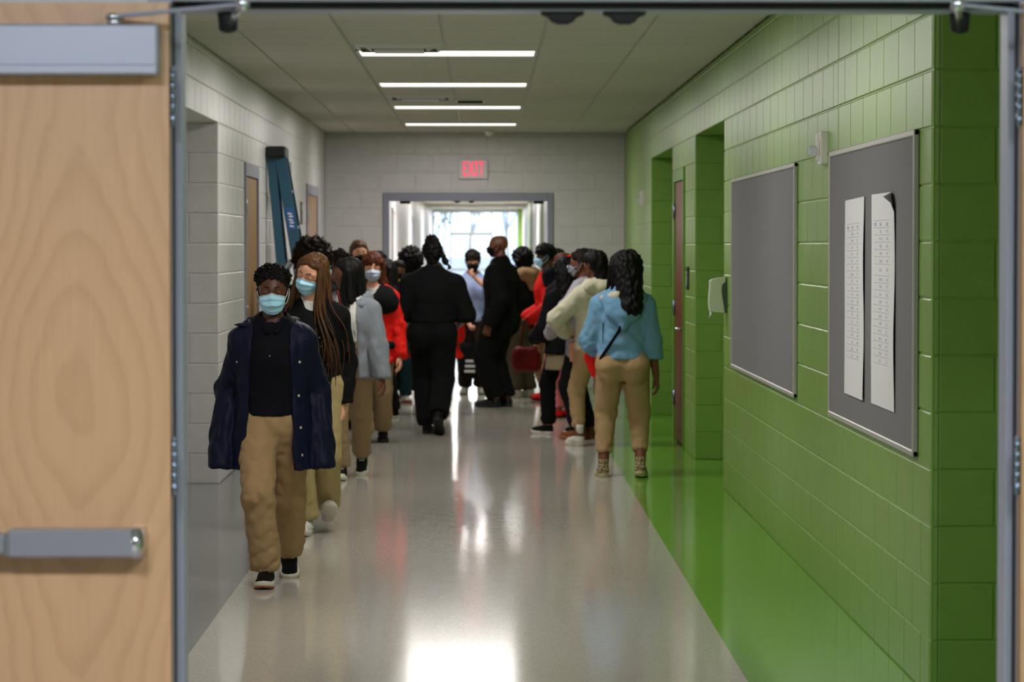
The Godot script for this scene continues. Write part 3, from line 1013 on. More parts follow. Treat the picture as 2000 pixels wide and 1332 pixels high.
func dispenser():
	var t := on_right("hand_sanitizer", "white wall dispenser with a green side panel at the alcove's edge", "dispenser", 18.62, 1.285)
	# outlines in (out from the wall, up), swept across the width
	var body := PackedVector2Array([Vector2(0.012, 0.122), Vector2(0.06, 0.115), Vector2(0.098, 0.105), Vector2(0.11, 0.095), Vector2(0.112, 0.04), Vector2(0.116, 0.0), Vector2(0.118, -0.05), Vector2(0.112, -0.1), Vector2(0.104, -0.105), Vector2(0.03, -0.112), Vector2(0.012, -0.112)])
	var st := surf()
	slab(st, body, -0.055, 0.055, 0.008)
	var turn := Basis(Vector3.BACK, Vector3.UP, Vector3.LEFT)
	var o := put("cover", st, M.dispenser_white, t)
	o.basis = turn
	for s in [-1.0, 1.0]:
		var g := surf()
		var side := PackedVector2Array()
		for p in [[0.0, 0.09], [0.02, 0.086], [0.034, 0.07], [0.038, 0.045], [0.036, 0.01], [0.03, -0.03], [0.022, -0.07], [0.018, -0.114], [0.0, -0.116]]: side.append(Vector2(p[0], p[1]))
		slab(g, side, -0.004, 0.004, 0.001)
		var p := put("side_panel", g, M.dispenser_green, t)
		p.basis = turn
		p.position = Vector3(s * 0.056, 0, 0)
	box("back_plate", Vector3(-0.05, -0.112, 0), Vector3(0.05, 0.118, 0.013), M.dispenser_green, t)
	var n := surf(true)
	tube(n, [Vector3(0, -0.105, 0.1), Vector3(0, -0.125, 0.103), Vector3(0, -0.148, 0.115)], [0.01, 0.008, 0.006], 10)
	put("push_lever", n, M.white_metal, t)

func door_sign():
	var t := on_right("restroom_sign", "small black sign with a white figure beside the brown door", "sign", 22.12, 1.358)
	box("plaque", Vector3(-0.11, -0.09, 0), Vector3(0.11, 0.09, 0.012), M.black_plastic, t, 0.003)
	var st := surf(true)
	tube(st, [Vector3(0, 0.038, 0.012), Vector3(0, 0.038, 0.015)], [0.014], 16)
	put("figure_head", st, M.sign_white, t)
	var b := surf()
	slab(b, PackedVector2Array([Vector2(-0.025, 0.018), Vector2(0.025, 0.018), Vector2(0.014, -0.02), Vector2(0.014, -0.06), Vector2(-0.014, -0.06), Vector2(-0.014, -0.02)]), 0.012, 0.015)
	put("figure_body", b, M.sign_white, t)

func bar(st: SurfaceTool, a: Vector3, b: Vector3, u: Vector3, hu: float, hv: float):
	var d := (b - a).normalized()
	var v := d.cross(u).normalized()
	u = v.cross(d).normalized()
	var c := []
	for p in [a, b]:
		for k in [[-1, -1], [1, -1], [1, 1], [-1, 1]]: c.append(p + u * hu * k[0] + v * hv * k[1])
	quad(st, c[0], c[1], c[2], c[3], -d)
	quad(st, c[4], c[5], c[6], c[7], d)
	for k in 4:
		var k2 := (k + 1) % 4
		quad(st, c[k], c[k2], c[k2 + 4], c[k + 4], (c[k] + c[k2]) / 2.0 - a)

func ladder():
	var t := thing("stepladder", "tall blue fibreglass stepladder with a black cap, leaning at the white wall", "ladder", Vector3(0, 0, -23.55))
	var top_f := Vector3(-1.672, 2.36, 0)
	var bot_f := Vector3(-1.285, 0.0, 0)
	var top_r := Vector3(-1.75, 2.36, 0)
	var bot_r := Vector3(-1.53, 0.0, 0)
	for s in [1.0, -1.0]:
		var zt := Vector3(0, 0, s * 0.14)
		var zb := Vector3(0, 0, s * 0.3)
		for q in [[top_f, bot_f, 0.043, "front_rail"], [top_r, bot_r, 0.032, "rear_rail"]]:
			# a channel: a web with two flanges
			var st := surf()
			var a: Vector3 = q[0] + zt
			var b: Vector3 = q[1] + zb
			var u := Vector3.RIGHT
			bar(st, a, b, u, q[2], 0.003)
			for e in [-1.0, 1.0]: bar(st, a + Vector3(e * q[2], 0, -s * 0.012), b + Vector3(e * q[2], 0, -s * 0.012), u, 0.003, 0.014)
			put(q[3], st, M.ladder_blue, t)
		for p in [bot_f, bot_r]: box("foot", p + zb + Vector3(-0.05, 0, -0.03), p + zb + Vector3(0.05, 0.035, 0.03), M.ladder_cap, t, 0.006)
		var sp := surf()
		var f1 := top_f.lerp(bot_f, 0.42) + zt.lerp(zb, 0.42)
		var r1 := top_r.lerp(bot_r, 0.42) + zt.lerp(zb, 0.42)
		var mid := (f1 + r1) / 2.0 + Vector3(0, 0.13, 0)
		bar(sp, f1, mid, Vector3.BACK, 0.003, 0.012)
		bar(sp, mid, r1, Vector3.BACK, 0.003, 0.012)
		put("spreader", sp, M.bar_metal, t)
	for k in 7:
		var p := top_f.lerp(bot_f, (k + 1) / 8.0)
		var hw := lerpf(0.14, 0.3, (k + 1) / 8.0)
		box("step", p + Vector3(-0.04, -0.02, -hw), p + Vector3(0.04, 0.005, hw), M.bar_metal, t, 0.003)
		var q := top_r.lerp(bot_r, (k + 1) / 8.0)
		if k % 2 == 0: box("rear_brace", q + Vector3(-0.015, -0.02, -hw), q + Vector3(0.015, 0.02, hw), M.bar_metal, t, 0.003)
	box("cap", Vector3(-1.785, 2.335, -0.2), Vector3(-1.625, 2.425, 0.2), M.ladder_cap, t, 0.012)
	var f := top_f.lerp(bot_f, 0.2)
	var lb := surf()
	var la := top_f.lerp(bot_f, 0.185) + Vector3(0, 0, lerpf(0.14, 0.3, 0.185) + 0.0045)
	var lc := top_f.lerp(bot_f, 0.262) + Vector3(0, 0, lerpf(0.14, 0.3, 0.262) + 0.0045)
	bar(lb, la, lc, Vector3.RIGHT, 0.034, 0.0012)
	var label := put("label", lb, M.ladder_label, t)
	var lm := surf()
	for k in 5:
		var p := la.lerp(lc, 0.28 + k * 0.14) + Vector3(0.004 * (k % 2), 0, 0.002)
		bar(lm, p + Vector3(-0.016, 0.004, 0), p + Vector3(0.018, -0.004 + 0.006 * (k % 2), 0), Vector3.UP, 0.006, 0.001)
	put("lettering", lm, M.sign_white, label)

# ------------------------------------------------------------------ figures: a distance field on a grid, meshed as surface nets
var F := PackedFloat32Array()
var fo := Vector3.ZERO
var fh := 0.01
var fx := 0
var fy := 0
var fz := 0
var wob := FastNoiseLite.new()

func grid(lo: Vector3, hi: Vector3, h: float):
	fo = lo
	fh = h
	fx = int(ceil((hi.x - lo.x) / h)) + 2
	fy = int(ceil((hi.y - lo.y) / h)) + 2
	fz = int(ceil((hi.z - lo.z) / h)) + 2
	F.resize(fx * fy * fz)
	F.fill(0.5 if h > 0.0 else 0.0)

# joins (or carves away) a tapered capsule; with s above 1 it is flatter along axis
func cap(a: Vector3, b: Vector3, ra: float, rb: float, k := 0.02, axis := Vector3.ZERO, s := 1.0, carve := false):
	var e := maxf(ra, rb) / minf(s, 1.0) + k + 2.0 * fh
	var lo := (Vector3(minf(a.x, b.x), minf(a.y, b.y), minf(a.z, b.z)) - Vector3(e, e, e) - fo) / fh
	var hi := (Vector3(maxf(a.x, b.x), maxf(a.y, b.y), maxf(a.z, b.z)) + Vector3(e, e, e) - fo) / fh
	var x0 := clampi(int(lo.x), 0, fx)
	var x1 := clampi(int(hi.x) + 1, 0, fx)
	var y0 := clampi(int(lo.y), 0, fy)
	var y1 := clampi(int(hi.y) + 1, 0, fy)
	var z0 := clampi(int(lo.z), 0, fz)
	var z1 := clampi(int(hi.z) + 1, 0, fz)
	var flat := s != 1.0
	var ba := b - a
	if flat: ba += axis * (ba.dot(axis) * (s - 1.0))
	var inv := 1.0 / maxf(ba.length_squared(), 1e-9)
	var dr := rb - ra
	var t := axis * (s - 1.0)
	for z in range(z0, z1):
		for y in range(y0, y1):
			var i := (z * fy + y) * fx + x0
			var p := fo + Vector3(x0, y, z) * fh - a
			for x in range(x0, x1):
				var q := p
				if flat: q += t * p.dot(axis)
				var h := clampf(q.dot(ba) * inv, 0.0, 1.0)
				var d := (q - ba * h).length() - ra - dr * h
				var f := F[i]
				if carve:
					d = -d
					var g := k - absf(d - f)
					F[i] = maxf(d, f) + (g * g * 0.25 / k if g > 0.0 else 0.0)
				elif d - f < k:
					var g := k - absf(d - f)
					F[i] = minf(d, f) - (g * g * 0.25 / k if g > 0.0 else 0.0)
				i += 1
				p.x += fh

# keeps what lies behind the plane through o whose normal is n
func trim(o: Vector3, n: Vector3):
	for z in fz:
		for y in fy:
			var i := (z * fy + y) * fx
			var d := (fo + Vector3(0, y, z) * fh - o).dot(n)
			for x in fx:
				if F[i] < d: F[i] = d
				i += 1
				d += n.x * fh

# carves a slot |x - cx| < w in front of z0, w widening from the top down to the bottom
func slot(c0: Vector3, w0: float, c1: Vector3, w1: float, z0: float):
	for z in fz:
		for y in fy:
			var i := (z * fy + y) * fx
			var p := fo + Vector3(0, y, z) * fh
			if p.z < z0 - 0.03: continue
			var t := clampf((c0.y - p.y) / (c0.y - c1.y), 0.0, 1.0)
			var cx := lerpf(c0.x, c1.x, t)
			var w := lerpf(w0, w1, t)
			if p.y > c0.y + 0.05 or p.y < c1.y - 0.05: continue
			for x in fx:
				var d := -maxf(absf(p.x - cx) - w, z0 - p.z)
				if F[i] < d: F[i] = d
				i += 1
				p.x += fh

func net() -> Dictionary:
	var verts := PackedVector3Array()
	var idx := PackedInt32Array()
	var cell := PackedInt32Array()
	cell.resize(fx * fy * fz)
	var sy := fx
	var sz := fx * fy
	var off := [0, 1, sy, sy + 1, sz, sz + 1, sz + sy, sz + sy + 1]
	var edges := [[0, 1], [2, 3], [4, 5], [6, 7], [0, 2], [1, 3], [4, 6], [5, 7], [0, 4], [1, 5], [2, 6], [3, 7]]
	var corner := [Vector3(0, 0, 0), Vector3(1, 0, 0), Vector3(0, 1, 0), Vector3(1, 1, 0), Vector3(0, 0, 1), Vector3(1, 0, 1), Vector3(0, 1, 1), Vector3(1, 1, 1)]
	var far := 5.0 * fh
	for z in fz - 1:
		for y in fy - 1:
			var i := (z * fy + y) * fx
			for x in fx - 1:
				var v0 := F[i]
				if v0 < far and v0 > -far:
					var n := (1 if v0 < 0.0 else 0) + (1 if F[i + 1] < 0.0 else 0) + (1 if F[i + sy] < 0.0 else 0) + (1 if F[i + sy + 1] < 0.0 else 0) + (1 if F[i + sz] < 0.0 else 0) + (1 if F[i + sz + 1] < 0.0 else 0) + (1 if F[i + sz + sy] < 0.0 else 0) + (1 if F[i + sz + sy + 1] < 0.0 else 0)
					if n > 0 and n < 8:
						var sum := Vector3.ZERO
						var c := 0
						for e in edges:
							var a := F[i + off[e[0]]]
							var b := F[i + off[e[1]]]
							if (a < 0.0) != (b < 0.0):
								sum += corner[e[0]].lerp(corner[e[1]], a / (a - b))
								c += 1
						cell[i] = verts.size()
						verts.append(fo + (Vector3(x, y, z) + sum / c) * fh)
						if x > 0 and y > 0 and z > 0:
							var inside := v0 < 0.0
							if inside != (F[i + 1] < 0.0): _quad(idx, cell[i], cell[i - sy], cell[i - sy - sz], cell[i - sz], inside)
							if inside != (F[i + sy] < 0.0): _quad(idx, cell[i], cell[i - sz], cell[i - sz - 1], cell[i - 1], inside)
							if inside != (F[i + sz] < 0.0): _quad(idx, cell[i], cell[i - 1], cell[i - 1 - sy], cell[i - sy], inside)
				i += 1
	return {"v": verts, "i": idx}

func _quad(idx: PackedInt32Array, a: int, b: int, c: int, d: int, flip: bool):
	if flip:
		idx.append_array(PackedInt32Array([a, b, c, a, c, d]))
	else:
		idx.append_array(PackedInt32Array([a, c, b, a, d, c]))

func normals(g: Dictionary) -> PackedVector3Array:
	var v: PackedVector3Array = g.v
	var ix: PackedInt32Array = g.i
	var n := PackedVector3Array()
	n.resize(v.size())
	for k in range(0, ix.size(), 3):
		var a := ix[k]
		var b := ix[k + 1]
		var c := ix[k + 2]
		var f := (v[a] - v[c]).cross(v[a] - v[b])
		n[a] += f
		n[b] += f
		n[c] += f
	for k in n.size(): n[k] = n[k].normalized()
	return n

# folds of cloth: shallow noise everywhere, deeper near the given places ([point, radius, depth])
func crease(g: Dictionary, amp: float, seed_: int, places: Array, fx_ := 6.0, fy_ := 8.0):
	wob.seed = seed_
	wob.noise_type = FastNoiseLite.TYPE_SIMPLEX_SMOOTH
	wob.frequency = 1.0
	wob.fractal_octaves = 2
	var n := normals(g)
	var v: PackedVector3Array = g.v
	for k in v.size():
		var p := v[k]
		var w := amp
		for q in places:
			var c: Vector3 = q[0]
			var t: float = p.distance_squared_to(c) / (q[1] * q[1])
			if t < 4.0: w += float(q[2]) * exp(-t)
		var s := wob.get_noise_3d(p.x * fx_ + p.y * 2.0, p.y * fy_ - p.x * 3.0, p.z * fx_)
		v[k] = p + n[k] * (w * (0.35 - absf(s) * 1.6))
	g.v = v

func fuzz(g: Dictionary, amp: float, freq: float, seed_: int, octaves := 2, stretch := 1.0):
	wob.seed = seed_
	wob.noise_type = FastNoiseLite.TYPE_SIMPLEX
	wob.frequency = freq
	wob.fractal_octaves = octaves
	var n := normals(g)
	var v: PackedVector3Array = g.v
	for k in v.size(): v[k] += n[k] * (wob.get_noise_3d(v[k].x, v[k].y * stretch, v[k].z) * amp)
	g.v = v

func moved(g: Dictionary, t: Transform3D, mirror := false) -> Dictionary:
	var v: PackedVector3Array = g.v
	var ix: PackedInt32Array = g.i.duplicate()
	if mirror:
		v = v.duplicate()
		for k in v.size(): v[k].x = -v[k].x
		for k in range(0, ix.size(), 3):
			var s := ix[k]
			ix[k] = ix[k + 1]
			ix[k + 1] = s
	return {"v": t * v, "i": ix}

func joined(list: Array) -> Dictionary:
	var v := PackedVector3Array()
	var ix := PackedInt32Array()
	for g in list:
		var base := v.size()
		v.append_array(g.v)
		for k in g.i: ix.append(k + base)
	return {"v": v, "i": ix}

func mesh_of(g: Dictionary) -> ArrayMesh:
	var arr := []
	arr.resize(Mesh.ARRAY_MAX)
	arr[Mesh.ARRAY_VERTEX] = g.v
	arr[Mesh.ARRAY_NORMAL] = normals(g)
	arr[Mesh.ARRAY_INDEX] = g.i
	if g.has("c"): arr[Mesh.ARRAY_COLOR] = g.c
	var m := ArrayMesh.new()
	m.add_surface_from_arrays(Mesh.PRIMITIVE_TRIANGLES, arr)
	return m

# strands of hair or cord: each [points, radius at the root, radius at the tip]
func strands(list: Array, sides := 5) -> Dictionary:
	var v := PackedVector3Array()
	var ix := PackedInt32Array()
	for s in list:
		var pts: Array = s[0]
		var base := v.size()
		for i in pts.size():
			var d: Vector3 = (pts[mini(i + 1, pts.size() - 1)] - pts[maxi(i - 1, 0)]).normalized()
			var u := d.cross(Vector3.BACK if absf(d.z) < 0.9 else Vector3.RIGHT).normalized()
			var w := d.cross(u)
			var r: float = lerpf(s[1], s[2], float(i) / (pts.size() - 1))
			for k in sides:
				var t := TAU * k / sides
				v.append(pts[i] + (u * cos(t) + w * sin(t)) * r)
		for i in pts.size() - 1:
			for k in sides:
				var a := base + i * sides + k
				var b := base + i * sides + (k + 1) % sides
				ix.append_array(PackedInt32Array([a, b + sides, b, a, a + sides, b + sides]))
	return {"v": v, "i": ix}

# ------------------------------------------------------------------ parts shared by all figures
var kit := {}

# the head, one unit from chin to crown, with the neck below it; it looks along +z
func head_geo() -> Dictionary:
	if kit.has("head"): return kit.head
	var h := 0.022
	grid(Vector3(-0.5, -0.82, -0.56), Vector3(0.5, 0.56, 0.56), h)
	var X := Vector3.RIGHT
	cap(Vector3(0, 0.14, -0.11), Vector3(0, 0.15, 0.03), 0.345, 0.325, 0.05, X, 1.06)
	cap(Vector3(0, 0.02, 0.09), Vector3(0, -0.22, 0.12), 0.285, 0.22, 0.12)
	cap(Vector3(0, -0.22, 0.12), Vector3(0, -0.36, 0.17), 0.2, 0.125, 0.08)
	cap(Vector3(0, -0.41, 0.235), Vector3(0, -0.4, 0.22), 0.07, 0.07, 0.07)
	for s in [-1.0, 1.0]:
		cap(Vector3(s * 0.225, -0.16, 0.0), Vector3(s * 0.1, -0.38, 0.15), 0.08, 0.07, 0.09)
		cap(Vector3(s * 0.19, -0.03, 0.22), Vector3(s * 0.16, -0.08, 0.24), 0.085, 0.08, 0.08)
		cap(Vector3(s * 0.045, 0.085, 0.345), Vector3(s * 0.22, 0.1, 0.265), 0.04, 0.045, 0.05)
	for s in [-1.0, 1.0]: cap(Vector3(s * 0.135, 0.025, 0.43), Vector3(s * 0.165, 0.02, 0.41), 0.075, 0.07, 0.06, Vector3.ZERO, 1.0, true)
	cap(Vector3(0, 0.05, 0.355), Vector3(0, -0.1, 0.425), 0.032, 0.048, 0.04)
	for s in [-1.0, 1.0]: cap(Vector3(s * 0.048, -0.115, 0.395), Vector3(s * 0.045, -0.115, 0.38), 0.034, 0.03, 0.025)
	cap(Vector3(-0.07, -0.235, 0.325), Vector3(0.07, -0.235, 0.325), 0.032, 0.032, 0.03)
	cap(Vector3(-0.055, -0.275, 0.322), Vector3(0.055, -0.275, 0.322), 0.034, 0.034, 0.02)
	for s in [-1.0, 1.0]:
		cap(Vector3(s * 0.335, 0.03, -0.06), Vector3(s * 0.325, -0.09, -0.03), 0.1, 0.06, 0.02, Vector3(s * 0.92, 0, -0.38).normalized(), 3.0)
		cap(Vector3(s * 0.39, 0.0, -0.01), Vector3(s * 0.38, -0.04, -0.01), 0.035, 0.03, 0.03, Vector3.ZERO, 1.0, true)
	cap(Vector3(0, -0.2, -0.1), Vector3(0, -0.84, -0.17), 0.2, 0.215, 0.09)
	kit.head = net()
	return kit.head

# a left hand, one unit from wrist to fingertip, hanging down with the thumb forward and the palm towards -x
func hand_geo(curl: float) -> Dictionary:
	var key := "hand%.2f" % curl
	if kit.has(key): return kit[key]
	grid(Vector3(-0.62, -1.12, -0.4), Vector3(0.25, 0.2, 0.5), 0.03)
	cap(Vector3(0, 0.15, 0), Vector3(0, -0.1, 0), 0.15, 0.16, 0.05, Vector3.RIGHT, 1.35)
	cap(Vector3(0, -0.14, 0.02), Vector3(-0.01, -0.38, 0.01), 0.19, 0.215, 0.06, Vector3.RIGHT, 2.2)
	var z := [0.165, 0.06, -0.05, -0.15]
	var len := [0.41, 0.46, 0.43, 0.34]
	for f in 4:
		var p := Vector3(-0.01, -0.44 + (0.03 if f == 3 else 0.0), z[f])
		var a := 0.12 + 0.55 * curl
		for seg in 3:
			var l: float = len[f] * [0.44, 0.32, 0.24][seg]
			var q := p + Vector3(-sin(a), -cos(a), 0.06 * (1.5 - f) * (1.0 - curl)).normalized() * l
			cap(p, q, 0.056 - seg * 0.006, 0.05 - seg * 0.006, 0.012)
			p = q
			a += 0.2 + 1.1 * curl
	cap(Vector3(-0.03, -0.12, 0.12), Vector3(-0.1, -0.3, 0.25 - 0.08 * curl), 0.085, 0.062, 0.05)
	cap(Vector3(-0.1, -0.3, 0.25 - 0.08 * curl), Vector3(-0.15, -0.44, 0.28 - 0.14 * curl), 0.06, 0.052, 0.012)
	cap(Vector3(-0.15, -0.44, 0.28 - 0.14 * curl), Vector3(-0.19, -0.55, 0.26 - 0.18 * curl), 0.05, 0.04, 0.012)
	kit[key] = net()
	return kit[key]

func sole_half(z: float) -> float:
	# half the width of a shoe sole at z from heel (-0.27) to toe (0.73)
	var t := (z + 0.27)
	var w := lerpf(0.145, 0.195, smoothstep(0.25, 0.65, t)) - 0.03 * exp(-pow((t - 0.4) / 0.12, 2.0))
	w *= sqrt(maxf(0.0, 1.0 - pow(maxf(0.0, 0.17 - t) / 0.17, 2.0)))
	w *= sqrt(maxf(0.0, 1.0 - pow(maxf(0.0, t - 0.68) / 0.32, 2.4)))
	return w

func shoe_sole(th: float, grow := 1.04) -> ArrayMesh:
	var key := "sole%.3f" % th
	if kit.has(key): return kit[key]
	var st := surf(true)
	var n := 18
	var out := PackedVector2Array()
	for k in n + 1: out.append(Vector2(-sole_half(-0.27 + k / float(n)) * grow, -0.27 + k / float(n)))
	for k in range(n - 1, 0, -1): out.append(Vector2(sole_half(-0.27 + k / float(n)) * grow, -0.27 + k / float(n)))
	var m := out.size()
	var up := func(p: Vector2, y: float, s: float) -> Vector3:
		return Vector3(p.x * s, y + 0.05 * pow(maxf(0.0, p.y - 0.45) / 0.28, 2.0), p.y * lerpf(1.0, s, 0.5))
	for lay in [[0.0, 0.93, 0.015, 1.0], [0.015, 1.0, th - 0.015, 1.0], [th - 0.015, 1.0, th, 0.96]]:
		for k in m:
			var k2 := (k + 1) % m
			var o := Vector3(out[k].x + out[k2].x, 0, out[k].y + out[k2].y - 0.4)
			quad(st, up.call(out[k], lay[0], lay[1]), up.call(out[k2], lay[0], lay[1]), up.call(out[k2], lay[2], lay[3]), up.call(out[k], lay[2], lay[3]), o)
	for e in [[0.0, 0.93, Vector3.DOWN], [th, 0.96, Vector3.UP]]:
		for k in range(1, m - 1): tri(st, up.call(out[0], e[0], e[1]), up.call(out[k], e[0], e[1]), up.call(out[k + 1], e[0], e[1]), e[2])
	kit[key] = done(st)
	return kit[key]

# the upper of a shoe, one unit long; collar: how high it closes about the ankle
func shoe_upper(collar: float, th: float) -> ArrayMesh:
	var key := "upper%.2f%.2f" % [collar, th]
	if kit.has(key): return kit[key]
	grid(Vector3(-0.26, 0.0, -0.34), Vector3(0.26, collar + 0.12, 0.8), 0.03)
	var U := Vector3.UP
	cap(Vector3(0, 0.16, -0.12), Vector3(0, 0.17, 0.1), 0.15, 0.16, 0.06)
	cap(Vector3(0, 0.17, 0.1), Vector3(0.0, 0.11, 0.52), 0.165, 0.16, 0.06)
	cap(Vector3(-0.03, 0.1, 0.5), Vector3(-0.03, 0.1, 0.56), 0.155, 0.145, 0.05, U, 1.15)
	cap(Vector3(0, 0.2, -0.09), Vector3(0, collar, -0.1), 0.155, 0.145, 0.06)
	cap(Vector3(0, 0.25, 0.06), Vector3(0, 0.16, 0.34), 0.1, 0.11, 0.06)
	trim(Vector3(0, th - 0.015, 0), Vector3.DOWN)
	trim(Vector3(0, collar, 0), Vector3(0, 1, -0.12).normalized())
	cap(Vector3(0, collar + 0.04, -0.09), Vector3(0, collar - 0.06, -0.09), 0.11, 0.1, 0.02, Vector3.ZERO, 1.0, true)
	kit[key] = mesh_of(net())
	return kit[key]

func shoe_laces() -> ArrayMesh:
	if kit.has("laces"): return kit.laces
	var st := surf(true)
	for k in 4:
		var z := 0.13 + k * 0.065
		var y := 0.355 - k * 0.033
		tube(st, [Vector3(-0.075, y - 0.03, z), Vector3(-0.03, y + 0.005, z + 0.015), Vector3(0.03, y + 0.008, z + 0.025), Vector3(0.075, y - 0.03, z + 0.04)], [0.014], 6)
		tube(st, [Vector3(0.075, y - 0.03, z), Vector3(0.03, y + 0.007, z + 0.015), Vector3(-0.03, y + 0.006, z + 0.025), Vector3(-0.075, y - 0.03, z + 0.04)], [0.014], 6)
	for s in [-1.0, 1.0]: tube(st, [Vector3(0, 0.37, 0.12), Vector3(s * 0.05, 0.385, 0.15), Vector3(s * 0.09, 0.34, 0.17), Vector3(s * 0.04, 0.37, 0.13)], [0.012], 6)
	kit.laces = done(st)
	return kit.laces

func eye_mesh(gaze: Vector3, iris: Color) -> ArrayMesh:
	var st := SurfaceTool.new()
	st.begin(Mesh.PRIMITIVE_TRIANGLES)
	st.set_smooth_group(0)
	var g := gaze.normalized()
	var rows := 14
	var seg := 18
	var p := func(i: int, j: int) -> Vector3:
		var a := PI * i / rows
		var b := TAU * j / seg
		return Vector3(sin(a) * cos(b), sin(a) * sin(b), cos(a))
	var look := Quaternion(Vector3.BACK, g)
	for i in rows:
		for j in seg:
			for q in [[0, 0], [1, 1], [1, 0], [0, 0], [0, 1], [1, 1]]:
				var v: Vector3 = p.call(i + q[0], j + q[1])
				var a := acos(clampf(v.z, -1, 1))
				st.set_color(Color(0.01, 0.01, 0.01) if a < 0.22 else iris if a < 0.52 else Color(0.4, 0.36, 0.33))
				st.add_vertex(look * v)
	return done(st)

# a pleated mask in head units: two layers with a rim, and loops to the ears
func mask_geo() -> Dictionary:
	if kit.has("mask"): return kit.mask
	var v := PackedVector3Array()
	var ix := PackedInt32Array()
	var nu := 28
	var nv := 20
	for lay in 2:
		for j in nv + 1:
			for i in nu + 1:
				var u := -1.0 + 2.0 * i / nu
				var t := float(j) / nv
				var th := u * 1.22
				var top := -0.035 - 0.075 * pow(absf(u), 1.3) + 0.022 * exp(-pow(u / 0.18, 2.0))
				var bot := -0.50 + 0.23 * pow(absf(u), 2.2)
				var y := lerpf(top, bot, t)
				var depth := lerpf(0.40, 0.475, smoothstep(0.0, 0.35, t)) - 0.15 * smoothstep(0.5, 1.0, t)
				depth += 0.08 * exp(-pow(u / 0.2, 2.0)) * exp(-pow((t - 0.15) / 0.32, 2.0))
				var fold := fposmod(t * 3.0 + 0.2 - 0.25 * u * u, 1.0)
				depth += 0.05 * (fold - 0.5) * (1.0 - smoothstep(0.6, 0.95, absf(u)))
				var side := lerpf(0.335, 0.30, t)
				var off := 0.014 * lay
				v.append(Vector3(sin(th) * (side - off), y, 0.0 + (depth - off) * pow(maxf(cos(th), 0.0), 0.8)))
	var row := nu + 1
	var half := row * (nv + 1)
	for j in nv:
		for i in nu:
			var a := j * row + i
			ix.append_array(PackedInt32Array([a, a + 1, a + row + 1, a, a + row + 1, a + row]))
			a += half
			ix.append_array(PackedInt32Array([a, a + row + 1, a + 1, a, a + row, a + row + 1]))
	for i in nu:
		for j in [0, nv]:
			var a: int = j * row + i
			ix.append_array(PackedInt32Array([a, a + half, a + 1, a + 1, a + half, a + half + 1]))
	for j in nv:
		for i in [0, nu]:
			var a: int = j * row + i
			ix.append_array(PackedInt32Array([a, a + row, a + half, a + row, a + row + half, a + half]))
	kit.mask = {"v": v, "i": ix}
	var list := []
	for s in [-1.0, 1.0]:
		list.append([[Vector3(s * 0.30, -0.12, 0.17), Vector3(s * 0.335, -0.05, 0.1), Vector3(s * 0.36, 0.05, 0.0), Vector3(s * 0.385, 0.08, -0.08), Vector3(s * 0.385, 0.0, -0.12)], 0.011, 0.011])
		list.append([[Vector3(s * 0.285, -0.27, 0.13), Vector3(s * 0.335, -0.22, 0.04), Vector3(s * 0.37, -0.1, -0.07), Vector3(s * 0.385, 0.0, -0.12)], 0.011, 0.011])
	kit.loops = strands(list, 6)
	var edge := []
	for i in range(1, nu): edge.append(v[i] * Vector3(1.01, 1, 1.01))
	kit.binding = strands([[edge, 0.013, 0.013]], 6)
	return kit.mask

func bend(a: Vector3, c: Vector3, l1: float, l2: float, pole: Vector3) -> Vector3:
	var d := c - a
	var l := minf(d.length(), (l1 + l2) * 0.999)
	var u := d.normalized()
	var x := (l1 * l1 - l2 * l2 + l * l) / (2.0 * l)
	var y := sqrt(maxf(0.0, l1 * l1 - x * x))
	var p := (pole - u * pole.dot(u)).normalized()
	return a + u * x + p * y

func cloth(key: String, c: Color, rough := 0.85, weave := 0.0) -> StandardMaterial3D:
	if M.has(key): return M[key]
	var m := mat(key, c, rough)
	m.metallic_specular = 0.3
	if weave > 0.0:
		if not M.has("weave_tex"): M.weave_tex = noise_tex(0.25, FastNoiseLite.TYPE_SIMPLEX_SMOOTH, [[0.0, grey(0.82)], [1.0, grey(1.0)]], 256, 41, 2)
		m.albedo_texture = M.weave_tex
		tri_map(m, weave, false)
	return m

# hair: long streaks of lighter and darker strands
func hair(key: String, c: Color, rough := 0.5) -> StandardMaterial3D:
	var m := cloth(key, c, rough)
	if not M.has("streak_tex"): M.streak_tex = noise_tex(0.12, FastNoiseLite.TYPE_SIMPLEX_SMOOTH, [[0.0, grey(0.5)], [0.5, grey(0.85)], [1.0, Color(1.0, 0.97, 0.92)]], 256, 47, 3)
	m.albedo_texture = M.streak_tex
	tri_map(m, 1.0, false)
	m.uv1_scale = Vector3(6, 0.5, 6)
	return m

func skin(key: String, c: Color) -> StandardMaterial3D:
	if M.has(key): return M[key]
	var m := mat(key, c, 0.5)
	m.subsurf_scatter_enabled = true
	m.subsurf_scatter_strength = 0.08
	return m

# ------------------------------------------------------------------ one figure from its description (lengths of the pose in body heights)
func front(x: float, y: float, dir := -1.0) -> float:
	# where the field's surface lies at x, y, seen from the front (or from behind)
	var ix := clampi(int((x - fo.x) / fh), 0, fx - 1)
	var iy := clampi(int((y - fo.y) / fh), 0, fy - 1)
	for k in fz:
		var z := fz - 1 - k if dir < 0 else k
		if F[(z * fy + iy) * fx + ix] < 0.0: return fo.z + z * fh
	return 0.0

func limb_box(J: Dictionary, keys: Array, e: float) -> Array:
	var lo := Vector3(9, 9, 9)
	var hi := -lo
	for k in keys:
		lo = lo.min(J[k])
		hi = hi.max(J[k])
	return [lo - Vector3(e, e, e), hi + Vector3(e, e, e)]

func v3(a, s := 1.0) -> Vector3: return Vector3(a[0], a[1], a[2]) * s

